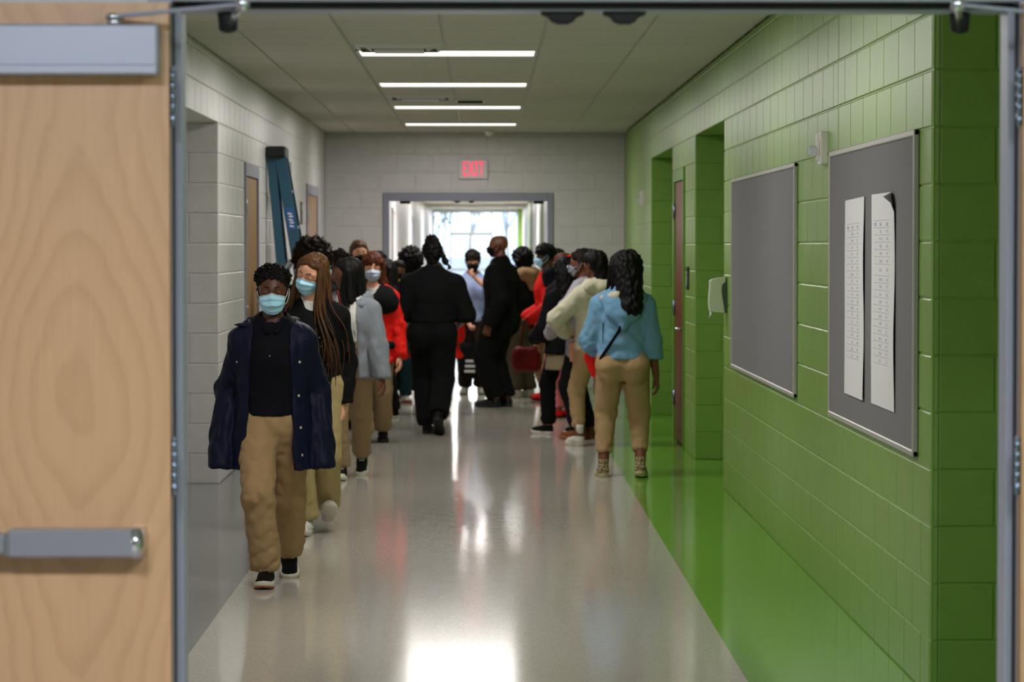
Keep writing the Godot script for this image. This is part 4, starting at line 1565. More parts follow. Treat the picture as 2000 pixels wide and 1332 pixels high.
func skeleton(s: Dictionary) -> Dictionary:
	var H: float = s.h
	var J := {"h": H}
	var adult: bool = s.get("adult", false)
	var wide: float = s.get("wide", 1.0)
	var sway: float = s.get("sway", 0.0)
	var lean: float = s.get("lean", 0.0)
	var twist: float = deg_to_rad(s.get("twist", 0.0))
	J.hip = Vector3(sway * H, (0.515 - s.get("dip", 0.0)) * H, 0)
	var hw := 0.046 * H * wide
	J.hl = J.hip + Vector3(hw, 0, 0)
	J.hr = J.hip - Vector3(hw, 0, 0)
	var foot: float = 0.152 * H
	J.foot = foot
	for side in ["l", "r"]:
		var f: Array = s.get("f" + side, [0.055 * H * (1 if side == "l" else -1), 0.0, 8.0 * (1 if side == "l" else -1), 0.0, 0.0])
		var b := Basis(Vector3.UP, deg_to_rad(f[2])) * Basis(Vector3.RIGHT, deg_to_rad(f[3]))
		# the ball of the foot stays down when the heel rises, the heel when the toes do
		var pivot := Vector3(0, 0, 0.5 if f[3] > 0 else -0.2) * foot
		var at := Vector3(f[0], f[4], f[1]) + Basis(Vector3.UP, deg_to_rad(f[2])) * pivot
		J["t" + side] = Transform3D(b.scaled_local(Vector3.ONE * foot), at - b * pivot)
		J["a" + side] = J["t" + side] * Vector3(0, 0.38, -0.08)
		var hp: Vector3 = J["h" + side]
		J["k" + side] = bend(hp, J["a" + side], 0.245 * H, 0.235 * H, Vector3(0.12 * (1 if side == "l" else -1), 0, 1))
	var up := Vector3(s.get("tilt", 0.0), 1, lean).normalized()
	J.up = up
	J.waist = J.hip + up * 0.09 * H
	J.chest = J.hip + up * 0.195 * H + Vector3(0, 0, 0.004 * H)
	J.neck = J.hip + up * 0.315 * H
	var sw: float = (0.104 if adult else 0.089) * H * wide
	var sb := Basis(Vector3.UP, twist)
	J.sl = J.hip + up * 0.252 * H + sb * Vector3(sw, 0, -0.005 * H)
	J.sr = J.hip + up * 0.252 * H + sb * Vector3(-sw, 0, -0.005 * H)
	for side in ["l", "r"]:
		var k := 1.0 if side == "l" else -1.0
		var w: Array = s.get("w" + side, [0.15 * k, 0.47, 0.02])
		J["w" + side] = v3(w, H)
		var pole: Array = s.get("p" + side, [0.35 * k, 0.0, -1.0])
		J["e" + side] = bend(J["s" + side], J["w" + side], 0.17 * H, 0.15 * H, v3(pole))
		# a wrist out of reach comes back to where the arm ends
		var far: Vector3 = J["w" + side] - J["e" + side]
		if far.length() > 0.152 * H: J["w" + side] = J["e" + side] + far.normalized() * 0.15 * H
	var hh: float = s.get("hh", (0.128 if adult else 0.14) * H)
	J.hh = hh
	var hd: Array = s.get("head", [0, 0, 0])
	var hb := Basis.from_euler(Vector3(deg_to_rad(hd[1]), deg_to_rad(hd[0]), deg_to_rad(hd[2])))
	var c: Vector3 = J.neck + up * 0.585 * hh + hb * Vector3(0, 0.08, 0.10) * hh
	J.head = Transform3D(hb.scaled_local(Vector3.ONE * hh), c)
	return J

func torso(J: Dictionary, g: float, hem: float, flare: float, wide: float):
	var H: float = J.h
	var Z := Vector3.BACK
	cap(J.chest, J.waist, 0.092 * H * wide + g, 0.082 * H * wide + g, 0.03, Z, 1.32)
	cap(J.waist, J.hip, 0.082 * H * wide + g, 0.088 * H * wide + g, 0.03, Z, 1.28)
	var low := Vector3(J.hip.x, hem * H, J.hip.z)
	if hem < 0.53: cap(J.hip, low, 0.088 * H * wide + g + flare * 0.3, 0.09 * H * wide + g + flare, 0.03, Z, 1.25)
	for k in ["l", "r"]: cap(J.neck - J.up * 0.012 * H, J["s" + k], 0.034 * H + g * 0.7, 0.032 * H + g * 0.8, 0.05)
	cap(J.neck - J.up * 0.01 * H, J.chest, 0.036 * H + g, 0.075 * H * wide + g, 0.04, Z, 1.15)

func person(s: Dictionary) -> Node3D:
	var root := thing("person", s.label, "person", Vector3(s.x, 0, -s.d), deg_to_rad(s.yaw), s.get("group", ""))
	var J := skeleton(s)
	var H: float = s.h
	var cell: float = s.get("cell", 0.014)
	var wide: float = s.get("wide", 1.0)
	var b: float = s.get("build", 1.0)
	var Z := Vector3.BACK
	var sd := int(s.x * 1000.0 + s.d * 77.0)
	# ---- body: slimmer than the clothes, with a head and two hands of their own fineness
	var c0 := maxf(cell, 0.014)
	var bb := limb_box(J, ["hip", "al", "ar", "kl", "kr", "wl", "wr", "el", "er", "sl", "sr", "neck"], 0.14)
	grid(bb[0], bb[1], c0)
	torso(J, -0.012, 0.5, 0.0, wide)
	for k in ["l", "r"]:
		cap(J["h" + k], J["k" + k], 0.046 * H * b, 0.034 * H * b, 0.03)
		cap(J["k" + k], J["a" + k], 0.033 * H * b, 0.024 * H, 0.02)
		cap(J["s" + k], J["e" + k], 0.029 * H * b, 0.024 * H * b, 0.02)
		cap(J["e" + k], J["w" + k], 0.024 * H * b, 0.0165 * H, 0.01)
	cap(J.neck, J.head * Vector3(0, -0.3, -0.1), 0.034 * H, 0.03 * H, 0.02)
	var parts := [net(), moved(head_geo(), J.head)]
	for k in ["l", "r"]:
		var dir: Vector3 = (J["w" + k] - J["e" + k]).normalized()
		var th: Vector3 = v3(s.get("thumb_" + k, [0, 0, 1]))
		th = (th - dir * th.dot(dir)).normalized()
		var hb := Basis((-dir).cross(th), -dir, th)
		var hs: float = s.get("hand", 0.108) * H
		parts.append(moved(hand_geo(s.get("curl_" + k, 0.25)), Transform3D(hb.scaled_local(Vector3.ONE * hs), J["w" + k]), k == "r") if k == "l" else moved(moved(hand_geo(s.get("curl_r", 0.25)), Transform3D(), true), Transform3D(hb.scaled_local(Vector3.ONE * hs), J["w" + k])))
	mi("body", mesh_of(joined(parts)), s.skin, root)
	# ---- face
	if s.has("eyes"):
		var em := mat("eye_%d" % sd, Color.WHITE, 0.15)
		em.vertex_color_use_as_albedo = true
		var gaze: Array = s.eyes
		for k in [-1.0, 1.0]:
			var e := mi("eye", eye_mesh(v3(gaze), Color(0.06, 0.03, 0.015)), em, root)
			e.transform = J.head * Transform3D(Basis().scaled(Vector3.ONE * 0.062), Vector3(k * 0.145, 0.02, 0.298))
		# lids: shells of skin over the eyeballs, lowered as far as the photograph shows
		var drop: float = s.get("lid", 0.35)
		for k in [-1.0, 1.0]:
			var lid := surf(true)
			for part in 2:
				var a0 := -PI * 0.5 if part == 0 else PI * 0.5
				var a1 := lerpf(-PI * 0.12, PI * 0.16, drop) if part == 0 else lerpf(PI * 0.14, PI * 0.17, drop)
				for i in 6:
					for j in 10:
						var q := []
						for e in [[0, 0], [1, 0], [1, 1], [0, 1]]:
							var a := lerpf(a0, a1, (i + e[0]) / 6.0)
							var f = PI * (j + e[1]) / 10.0
							# turned about the axis through the corners of the eye
							q.append(J.head * (Vector3(k * 0.145, 0.02, 0.298) + 0.07 * Vector3(cos(f), sin(f) * -sin(a), sin(f) * cos(a))))
						quad(lid, q[0], q[1], q[2], q[3], J.head.basis.z)
			put("eyelid", lid, s.skin, root)
			var br := []
			br.append([[J.head * Vector3(k * 0.06, 0.115, 0.375), J.head * Vector3(k * 0.15, 0.142, 0.345), J.head * Vector3(k * 0.235, 0.115, 0.27)], 0.022 * J.hh, 0.01 * J.hh])
			mi("eyebrow", mesh_of(strands(br, 6)), s.get("brow", s.hair_mat), root)
	if s.has("mask"):
		mi("face_mask", mesh_of(moved(mask_geo(), J.head)), s.mask, root)
		if s.has("loop_mat"): mi("mask_binding", mesh_of(moved(kit.binding, J.head)), s.loop_mat, root)
		mi("ear_loop", mesh_of(moved(kit.loops, J.head)), s.get("loop_mat", s.mask), root)
	# ---- hair, in head units
	if s.has("hair"):
		var hc: float = s.get("hair_cell", maxf(0.028, cell / J.hh * 0.8))
		var lo := Vector3(9, 9, 9)
		var hi := -lo
		for q in s.hair:
			for e in [q[0], q[1]]:
				var r: float = maxf(q[2], q[3]) + 0.12
				lo = lo.min(v3(e) - Vector3(r, r, r))
				hi = hi.max(v3(e) + Vector3(r, r, r))
		grid(lo, hi, hc)
		for q in s.hair: cap(v3(q[0]), v3(q[1]), q[2], q[3], q[4] if q.size() > 4 else 0.06, v3(q[5]) if q.size() > 5 else Z, q[6] if q.size() > 6 else 1.0)
		# the face stays clear
		var fc: Array = s.get("face_cut", [0.0, -0.08, 0.34, 0.36])
		if fc.size(): cap(Vector3(fc[0], fc[1], fc[2]), Vector3(fc[0], fc[1] - 0.35, fc[2] + 0.1), fc[3], fc[3], 0.04, Z, fc[4] if fc.size() > 4 else 0.75, true)
		var g := net()
		var fz_: Array = s.get("hair_fuzz", [0.03, 6.0, 1.0])
		fuzz(g, fz_[0], fz_[1], sd, 2, fz_[2])
		var hairs := [moved(g, J.head)]
		if s.has("locks"): hairs.append(strands(locks(s.locks, J, sd), 5))
		mi("hair", mesh_of(joined(hairs)), s.hair_mat, root)
	# ---- legs
	if s.has("legs"):
		var q: Dictionary = s.legs
		var g: float = q.get("loose", 0.012)
		var bx_ := limb_box(J, ["hl", "hr", "kl", "kr", "al", "ar"], 0.17)
		grid(bx_[0], Vector3(bx_[1].x, J.waist.y + 0.06, bx_[1].z), cell)
		var thk: float = q.get("thigh", 0.054) * H * b
		cap(J.hl, J.hr, 0.052 * H * b + g, 0.052 * H * b + g, 0.04, Z, 1.0)
		cap(J.waist, J.hip, 0.078 * H * wide + g, 0.08 * H * wide + g, 0.04, Z, 1.2)
		for k in ["l", "r"]:
			var sx := 1.0 if k == "l" else -1.0
			cap(J["h" + k] + Vector3(sx * 0.008, -0.02, -0.035) * H, J["h" + k] + Vector3(sx * 0.006, -0.05, -0.03) * H, q.get("seat", 0.044) * H * b + g, 0.042 * H * b + g, 0.05)
			cap(J["h" + k], J["k" + k], thk + g, q.get("knee", 0.040) * H * b + g, 0.025)
			var cuff: Vector3 = J["a" + k].lerp(J["k" + k], q.get("crop", 0.12)) - Vector3(0, 0.02 * (1.0 - q.get("crop", 0.12)), 0)
			cap(J["k" + k], cuff, q.get("knee", 0.040) * H * b + g, q.get("cuff", 0.036) * H + g, 0.02)
			var dn: Vector3 = (cuff - J["k" + k]).normalized()
			cap(cuff + dn * 0.125, cuff + dn * 0.4, 0.11, 0.11, 0.006, Vector3.ZERO, 1.0, true)
		trim(Vector3(0, (J.waist.y + 0.012 * H), 0), Vector3.UP)
		var g2 := net()
		var am: float = q.get("fold", 0.010)
		crease(g2, am * 0.6, sd + 1, [[J.kl, 0.09, am], [J.kr, 0.09, am], [J.al + Vector3(0, 0.05, 0), 0.09, am * 1.5], [J.ar + Vector3(0, 0.05, 0), 0.09, am * 1.5], [J.hip, 0.1, am * 0.2]], 8.0, 8.0)
		mi(q.get("part", "trousers"), mesh_of(g2), q.mat, root)
		if q.has("belt"):
			grid(J.waist - Vector3(0.24, 0.05, 0.2), J.waist + Vector3(0.24, 0.07, 0.2), 0.008)
			cap(J.waist, J.hip, 0.078 * H * wide + g + 0.006, 0.08 * H * wide + g + 0.006, 0.04, Z, 1.2)
			trim(J.waist + Vector3(0, 0.012 * H + 0.004, 0), Vector3.UP)
			trim(J.waist + Vector3(0, 0.012 * H - 0.032, 0), Vector3.DOWN)
			mi("belt", mesh_of(net()), q.belt, root)
			for k in 7:
				var a := (k - 3) * 0.42
				var lp = J.waist + Vector3(sin(a) * (0.079 * H * wide + g + 0.01), 0.012 * H - 0.016, cos(a) * ((0.079 * H * wide + g + 0.01) / 1.2))
				box("belt_loop", lp - Vector3(0.006, 0.024, 0.006), lp + Vector3(0.006, 0.024, 0.006), q.mat, root, 0.002)
	if s.has("skirt"):
		var q: Dictionary = s.skirt
		grid(Vector3(-0.4, q.hem * H - 0.05, -0.35), Vector3(0.4, J.waist.y + 0.05, 0.35), cell)
		cap(J.waist, J.hip, 0.085 * H * wide, 0.1 * H * wide, 0.04, Z, 1.2)
		cap(J.hip, Vector3(J.hip.x, q.hem * H - 0.05, 0), 0.1 * H * wide, q.get("sweep", 0.125) * H * wide, 0.04, Z, 1.15)
		trim(Vector3(0, q.hem * H, 0), Vector3.DOWN)
		var g2 := net()
		crease(g2, 0.004, sd + 2, [], 14.0, 1.5)
		mi("skirt", mesh_of(g2), q.mat, root)
	# ---- shoes
	if s.has("shoe"):
		var q: Dictionary = s.shoe
		for k in ["l", "r"]:
			var sh := mi("shoe", shoe_upper(q.get("collar", 0.36), q.get("sole_h", 0.12)), q.mat, root)
			sh.transform = J["t" + k]
			mi("sole", shoe_sole(q.get("sole_h", 0.12)), q.sole, sh)
			if q.has("under"): mi("outsole", shoe_sole(0.065, 1.06), q.under, sh)
			if q.has("lace"): mi("lace", shoe_laces(), q.lace, sh)
			if q.has("tip"):
				if not kit.has("tip"):
					grid(Vector3(-0.25, 0.08, 0.3), Vector3(0.25, 0.35, 0.8), 0.025)
					cap(Vector3(-0.03, 0.1, 0.5), Vector3(-0.03, 0.1, 0.56), 0.162, 0.152, 0.05, Vector3.UP, 1.12)
					cap(Vector3(0.03, 0.1, 0.5), Vector3(0.03, 0.1, 0.55), 0.162, 0.15, 0.05, Vector3.UP, 1.12)
					trim(Vector3(0, 0.1, 0), Vector3.DOWN)
					trim(Vector3(0, 0.1, 0.5), Vector3(0, 0.3, -1).normalized())
					kit.tip = mesh_of(net())
				mi("toe_cap", kit.tip, q.tip, sh)
			if q.has("sock"):
				var so := surf(true)
				tube(so, [Vector3(0, 0.28, -0.09), Vector3(0, 0.62, -0.11), Vector3(0, 0.72, -0.11)], [0.125, 0.135, 0.13], 14)
				mi("sock", done(so), q.sock, sh)
	# ---- tops, inner first
	for q in s.get("tops", []): top(root, s, q, J, cell, sd)
	for q in s.get("extra", []):
		# [part, material, capsules in metres in the figure's own axes, cell, crease]
		var lo := Vector3(9, 9, 9)
		var hi := -lo
		for e in q[2]:
			for p in [e[0], e[1]]:
				var r: float = maxf(e[2], e[3]) + 0.05
				lo = lo.min(v3(p) - Vector3(r, r, r))
				hi = hi.max(v3(p) + Vector3(r, r, r))
		grid(lo, hi, q[3])
		for e in q[2]: cap(v3(e[0]), v3(e[1]), e[2], e[3], e[4] if e.size() > 4 else 0.02, v3(e[5]).normalized() if e.size() > 5 else Z, e[6] if e.size() > 6 else 1.0, e[7] if e.size() > 7 else false)
		var g := net()
		if q.size() > 4 and q[4] > 0.0: crease(g, q[4], sd + 5, [], 9.0, 9.0)
		mi(q[0], mesh_of(g), q[1], root)
	s.J = J
	return root

func top(root: Node3D, s: Dictionary, q: Dictionary, J: Dictionary, cell: float, sd: int):
	var H: float = s.h
	var g: float = q.get("loose", 0.008)
	var wide: float = s.get("wide", 1.0)
	var b: float = s.get("build", 1.0)
	var hem: float = q.get("hem", 0.5)
	var bb := limb_box(J, ["hip", "el", "er", "wl", "wr", "sl", "sr", "neck"], 0.16 + g)
	bb[0].y = minf(bb[0].y, hem * H - 0.06)
	grid(bb[0], bb[1], cell)
	torso(J, g, hem - 0.03, q.get("flare", 0.0), wide)
	if q.get("bust", 0.0) > 0.0:
		for k in [-1.0, 1.0]: cap(J.chest + Vector3(k * 0.04 * H, 0, 0.05 * H), J.chest + Vector3(k * 0.04 * H, -0.02 * H, 0.05 * H), q.bust * H + g, q.bust * H + g, 0.05)
	var sl: float = q.get("sleeve", 1.0)
	var ga: float = q.get("arm", g)
	for k in ["l", "r"]:
		cap(J["s" + k] - J.up * 0.006 * H, J["e" + k], 0.031 * H * b + ga, 0.03 * H * b + ga, 0.03)
		if sl > 0.5:
			var w: Vector3 = J["e" + k].lerp(J["w" + k], (sl - 0.5) * 2.0)
			cap(J["e" + k], w, 0.031 * H * b + ga, q.get("cuff", 0.024) * H + ga, 0.012)
			var dn: Vector3 = (J["w" + k] - J["e" + k]).normalized()
			cap(w + dn * 0.1, w + dn * 0.3, 0.085, 0.085, 0.006, Vector3.ZERO, 1.0, true)
		else:
			var dn: Vector3 = (J["e" + k] - J["s" + k]).normalized()
			var w: Vector3 = J["s" + k].lerp(J["e" + k], sl * 2.0)
			cap(w + dn * 0.085, w + dn * 0.3, 0.085, 0.085, 0.006, Vector3.ZERO, 1.0, true)
	# neck hole
	var nk: float = q.get("neck", 0.05)
	cap(J.neck + J.up * 0.012 * H + Vector3(0, 0, 0.012 * H), J.neck + J.up * 0.12 * H + Vector3(0, 0, 0.02 * H), nk * H, nk * H, 0.01, Vector3.ZERO, 1.0, true)
	trim(Vector3(0, hem * H, 0), Vector3(0, -1, q.get("hem_slant", 0.0)).normalized())
	if q.has("open"):
		var o: Array = q.open   # centre x and half width at the neck, and at the hem
		slot(Vector3(o[0], J.neck.y, 0), o[1], Vector3(o[2], hem * H, 0), o[3], 0.0)
	if q.has("vee"):
		cap(J.neck + Vector3(0, 0.0, 0.075 * H), J.chest + Vector3(0, q.vee * H, 0.095 * H), 0.05 * H, 0.004, 0.006, Vector3.ZERO, 1.0, true)
	var dots := []
	for e in q.get("buttons", []): dots.append(Vector3(e[0], e[1], front(e[0], e[1])))
	var geo := net()
	var am: float = q.get("fold", 0.006)
	crease(geo, am * 0.6, sd + 11 + int(g * 1000.0), [[J.el, 0.1, am * 1.2], [J.er, 0.1, am * 1.2], [J.wl, 0.08, am * 1.2], [J.wr, 0.08, am * 1.2], [J.waist, 0.12, am * 0.6]], q.get("fx", 8.0), q.get("fy", 6.5))
	var part := mi(q.part, mesh_of(geo), q.mat, root)
	for e in dots:
		var st := surf(true)
		var r: float = q.get("button_size", 0.008)
		tube(st, [e + Vector3(0, 0, -0.004), e + Vector3(0, 0, 0.003), e + Vector3(0, 0, 0.006)], [r, r, r * 0.6], 10)
		put(q.get("button_part", "button"), st, q.button_mat, part)

# locks hanging from the scalp: {n, len, spread, front}
func locks(q: Dictionary, J: Dictionary, sd: int) -> Array:
	var r := RandomNumberGenerator.new()
	r.seed = sd
	var out := []
	var hh: float = J.hh
	var t: Transform3D = J.head
	for k in q.n:
		var a: float = r.randf_range(q.get("from", -2.9), q.get("to", 2.9))
		if absf(a) < q.get("clear", 0.75): a = (1.0 if a > 0 else -1.0) * r.randf_range(q.get("clear", 0.75), 1.3)
		var p0 := t * Vector3(sin(a) * 0.24, 0.36, cos(a) * 0.24 - 0.06)
		var p1 := t * Vector3(sin(a) * 0.40, 0.1 + r.randf_range(-0.06, 0.06), cos(a) * 0.38 - 0.05)
		var flat := Vector3(sin(a), 0, cos(a))
		var ln: float = hh * q.len * r.randf_range(0.72, 1.08)
		var drift = Vector3(r.randf_range(-1, 1), 0, r.randf_range(-0.6, 0.6)) * hh * q.get("spread", 0.12)
		var base = t.origin + (t.basis * (flat * q.get("out", 0.42)))
		var p2 = base + Vector3(0, -0.35 * ln, 0) + drift * 0.5
		var p3 = base * Vector3(1, 1, 1) + Vector3(flat.x, 0, flat.z) * hh * q.get("lift", 0.16) + Vector3(0, -0.7 * ln, 0) + drift
		var p4 = p3 + Vector3(drift.x * 0.4 + r.randf_range(-0.03, 0.03), -0.3 * ln, drift.z * 0.3)
		var c := Curve3D.new()
		c.bake_interval = 0.04
		var pts := [p0, p1, p2, p3, p4]
		for i in 5:
			var tan_: Vector3 = (pts[mini(i + 1, 4)] - pts[maxi(i - 1, 0)]) * 0.2
			c.add_point(pts[i], -tan_, tan_)
		var baked: Array = Array(c.get_baked_points())
		out.append([baked, q.get("r", 0.05) * hh * r.randf_range(0.7, 1.3), 0.008 * hh])
	return out

func build_people():
	var khaki := cloth("khaki", Color(0.71, 0.585, 0.425), 0.85, 9.0)
	var khaki_dim := cloth("khaki_olive", Color(0.63, 0.53, 0.40), 0.85, 9.0)
	var khaki_pale := cloth("khaki_pale", Color(0.72, 0.64, 0.45), 0.85, 9.0)
	var navy := cloth("navy_jacket", Color(0.038, 0.055, 0.16), 0.6)
	var polo := cloth("navy_polo", Color(0.03, 0.038, 0.075), 0.85, 9.0)
	var black := cloth("black_cloth", Color(0.04, 0.04, 0.045), 0.9)
	var jet := cloth("jet_cloth", Color(0.025, 0.025, 0.03), 0.9)
	var blue_mask := cloth("mask_blue", Color(0.70, 0.90, 1.0), 0.8)
	var black_mask := cloth("mask_black", Color(0.03, 0.03, 0.035), 0.8)
	var white := cloth("white_cloth", Color(0.80, 0.79, 0.77), 0.85)
	var grey_fleece := cloth("grey_fleece", Color(0.55, 0.57, 0.60), 0.95, 14.0)
	var pale_fleece := cloth("pale_grey_fleece", Color(0.70, 0.69, 0.72), 0.95, 14.0)
	var cream := cloth("cream_fleece", Color(0.82, 0.80, 0.70), 0.95, 14.0)
	var sky := cloth("blue_fleece", Color(0.48, 0.66, 0.80), 0.95, 14.0)
	var red := cloth("red_cloth", Color(0.85, 0.10, 0.06), 0.7)
	var deep_red := cloth("deep_red_cloth", Color(0.42, 0.04, 0.05), 0.6)
	var pink := cloth("pink_cloth", Color(0.85, 0.45, 0.50), 0.85)
	var dark_skin := skin("dark_skin", Color(0.33, 0.18, 0.11))
	var brown_skin := skin("brown_skin", Color(0.42, 0.24, 0.15))
	var fair_skin := skin("fair_skin", Color(0.86, 0.62, 0.50))
	var hair_black := hair("black_hair", Color(0.045, 0.036, 0.032), 0.6)
	var hair_dark := hair("dark_brown_hair", Color(0.12, 0.075, 0.05), 0.6)
	var hair_light := hair("light_brown_hair", Color(0.36, 0.24, 0.14), 0.5)
	var hair_red := hair("red_brown_hair", Color(0.36, 0.17, 0.09), 0.5)
	var rubber_white := mat("rubber_white", Color(0.78, 0.76, 0.70), 0.6)
	var gum := mat("gum_sole", Color(0.55, 0.32, 0.17), 0.6)
	var snap := mat("snap_metal", Color(0.8, 0.78, 0.7), 0.3, 0.5)
	var black_shoe := cloth("black_suede", Color(0.03, 0.032, 0.032), 0.9)
	var white_shoe := cloth("white_leather", Color(0.78, 0.77, 0.74), 0.5)
	var black_sole := mat("black_sole", Color(0.03, 0.03, 0.03), 0.7)
	var belt := mat("belt_leather", Color(0.04, 0.03, 0.025), 0.5)
	# ---- hair shapes, in heads
	var long_hair := [[[0, 0.17, -0.12], [0, 0.2, 0.0], 0.39, 0.36, 0.08], [[-0.3, 0.05, -0.12], [-0.38, -0.8, -0.08], 0.16, 0.17, 0.1], [[0.3, 0.05, -0.12], [0.38, -0.8, -0.08], 0.16, 0.17, 0.1], [[0, 0.0, -0.3], [0, -0.9, -0.36], 0.3, 0.3, 0.12]]
	var bob := [[[0, 0.18, -0.12], [0, 0.2, 0.0], 0.39, 0.37, 0.08], [[-0.28, 0.05, -0.08], [-0.3, -0.35, -0.05], 0.15, 0.13, 0.1], [[0.28, 0.05, -0.08], [0.3, -0.35, -0.05], 0.15, 0.13, 0.1], [[0, 0, -0.28], [0, -0.4, -0.3], 0.28, 0.22, 0.1]]
	var short_hair := [[[0, 0.19, -0.13], [0, 0.22, 0.02], 0.385, 0.36, 0.06], [[0, 0.0, -0.26], [0, -0.2, -0.27], 0.25, 0.16, 0.08]]
	var afro := [[[0, 0.22, -0.08], [0, 0.24, -0.06], 0.62, 0.6, 0.06], [[0, -0.05, -0.3], [0, -0.1, -0.3], 0.42, 0.4, 0.1]]
	var curls := [[[0, 0.2, -0.1], [0, 0.24, 0.0], 0.36, 0.34, 0.06]]
	var r := RandomNumberGenerator.new()
	r.seed = 5
	for k in 90:
		var a := r.randf_range(-PI, PI)
		var e := r.randf_range(0.1, 1.4)
		var p := Vector3(sin(a) * cos(e), sin(e), cos(a) * cos(e))
		if p.z > 0.2 and p.y < 0.74: continue
		var c := Vector3(0, 0.2, -0.06) + p * Vector3(0.39, 0.37, 0.40)
		curls.append([[c.x, c.y, c.z], [c.x * 1.08, c.y + 0.06, c.z + r.randf_range(-0.04, 0.04)], 0.07, 0.045, 0.02])
	# ---- the boy at the front
	person({"label": "boy in an open navy jacket, dark polo, khaki trousers and blue mask", "x": -1.005, "d": 13.55, "yaw": 2.0, "h": 1.53, "skin": dark_skin, "cell": 0.009,
		"fr": [-0.03, 0.12, -3.0, 0.0, 0.0], "fl": [0.06, -0.36, 5.0, 26.0, 0.0], "dip": 0.012,
		"wl": [0.145, 0.46, -0.01], "wr": [-0.152, 0.46, -0.01], "pl": [0.3, 0, -1], "pr": [-0.3, 0, -1], "head": [0, 1, 0], "eyes": [-0.05, -0.05, 1.0], "lid": 0.55, "brow": hair_black, "hh": 0.206,
		"hair": curls, "hair_mat": hair_black, "hair_fuzz": [0.06, 14.0, 1.0], "face_cut": [0.0, -0.05, 0.38, 0.36, 0.8], "hair_cell": 0.022, "mask": blue_mask, "loop_mat": white,
		"legs": {"mat": khaki, "loose": 0.020, "cuff": 0.036, "knee": 0.036, "fold": 0.011}, "shoe": {"mat": black_shoe, "sole": rubber_white, "under": gum, "lace": black, "collar": 0.36, "sole_h": 0.14},
		"tops": [{"part": "polo_shirt", "mat": polo, "arm": 0.004, "loose": 0.024, "hem": 0.525, "sleeve": 0.3, "neck": 0.042, "fold": 0.005, "buttons": [[-0.01, 1.09]], "button_mat": snap, "button_size": 0.005},
			{"part": "jacket", "mat": navy, "loose": 0.036, "arm": 0.021, "hem": 0.365, "flare": 0.045, "sleeve": 1.32, "neck": 0.07, "open": [-0.005, 0.085, -0.012, 0.115], "cuff": 0.027, "fold": 0.013, "fx": 10.0, "fy": 3.4, "hem_slant": -0.1, "buttons": [[0.13, 1.06], [0.125, 0.9], [0.135, 0.75], [0.14, 0.62], [-0.165, 1.06], [-0.15, 0.9], [-0.15, 0.62]], "button_mat": snap, "button_size": 0.007}],
		"extra": [["polo_collar", polo, [[[-0.055, 1.255, 0.045], [-0.02, 1.205, 0.1], 0.02, 0.014, 0.01], [[0.055, 1.255, 0.045], [0.02, 1.205, 0.1], 0.02, 0.014, 0.01], [[-0.06, 1.265, -0.03], [0.06, 1.265, -0.03], 0.02, 0.02, 0.02]], 0.006],
			["jacket_collar", navy, [[[-0.09, 1.235, 0.03], [-0.175, 1.235, 0.03], 0.034, 0.012, 0.02, [0, 1, 0.3], 2.2], [[0.08, 1.235, 0.02], [0.16, 1.17, 0.06], 0.036, 0.02, 0.02, [0.3, 1, 0.5], 2.2], [[-0.09, 1.25, -0.04], [0.09, 1.25, -0.04], 0.04, 0.04, 0.03, [0, 1, 0], 1.6]], 0.008, 0.003]]})
	# ---- the girl looking down behind him
	person({"label": "girl with long light brown hair, blue mask, white collar and black sweater", "x": -0.955, "d": 15.95, "yaw": -4.0, "h": 1.585, "skin": fair_skin, "cell": 0.010, "hh": 0.215,
		"fr": [-0.03, 0.1, -4.0, 0.0, 0.0], "fl": [0.07, -0.1, 10.0, -24.0, 0.05], "wl": [0.108, 0.46, 0.0], "wr": [-0.12, 0.46, 0.02], "head": [-26, 14, -17], "eyes": [-0.2, -0.7, 0.7], "lid": 1.6, "brow": hair_light,
		"hair": [[[0, 0.17, -0.12], [0, 0.2, 0.0], 0.385, 0.355, 0.08], [[-0.3, 0.05, -0.1], [-0.36, -0.5, -0.08], 0.13, 0.14, 0.1], [[0.32, 0.05, -0.12], [0.38, -0.6, -0.08], 0.14, 0.17, 0.1], [[0, 0.0, -0.3], [0, -0.8, -0.34], 0.28, 0.28, 0.12]],
		"hair_mat": hair_light, "hair_fuzz": [0.03, 9.0, 0.15], "face_cut": [0.0, -0.05, 0.36, 0.365, 0.8], "locks": {"n": 90, "len": 2.6, "clear": 0.85, "spread": 0.28, "out": 0.46, "lift": 0.28, "r": 0.045}, "mask": blue_mask, "loop_mat": white,
		"legs": {"mat": khaki_pale, "loose": 0.014, "fold": 0.005}, "shoe": {"mat": white_shoe, "sole": rubber_white, "lace": white, "tip": white_shoe, "sock": white, "collar": 0.42, "sole_h": 0.14},
		"tops": [{"part": "shirt", "mat": white, "loose": 0.006, "hem": 0.53, "sleeve": 0.3, "neck": 0.036}, {"part": "sweater", "mat": jet, "loose": 0.017, "arm": 0.012, "hem": 0.46, "sleeve": 1.25, "neck": 0.044, "vee": 0.025, "fold": 0.007, "cuff": 0.022, "buttons": [[0.03, 1.07], [0.05, 1.1], [0.07, 1.08], [0.055, 1.05], [0.085, 1.11], [0.035, 1.02], [0.075, 1.03], [0.1, 1.06], [0.09, 0.95], [0.02, 1.12]], "button_mat": white, "button_size": 0.0028, "button_part": "sequin"}],
		"extra": [["shoe_trim", deep_red, [[[0.055, 0.20, -0.15], [0.055, 0.20, -0.12], 0.05, 0.05, 0.01]], 0.01]]})
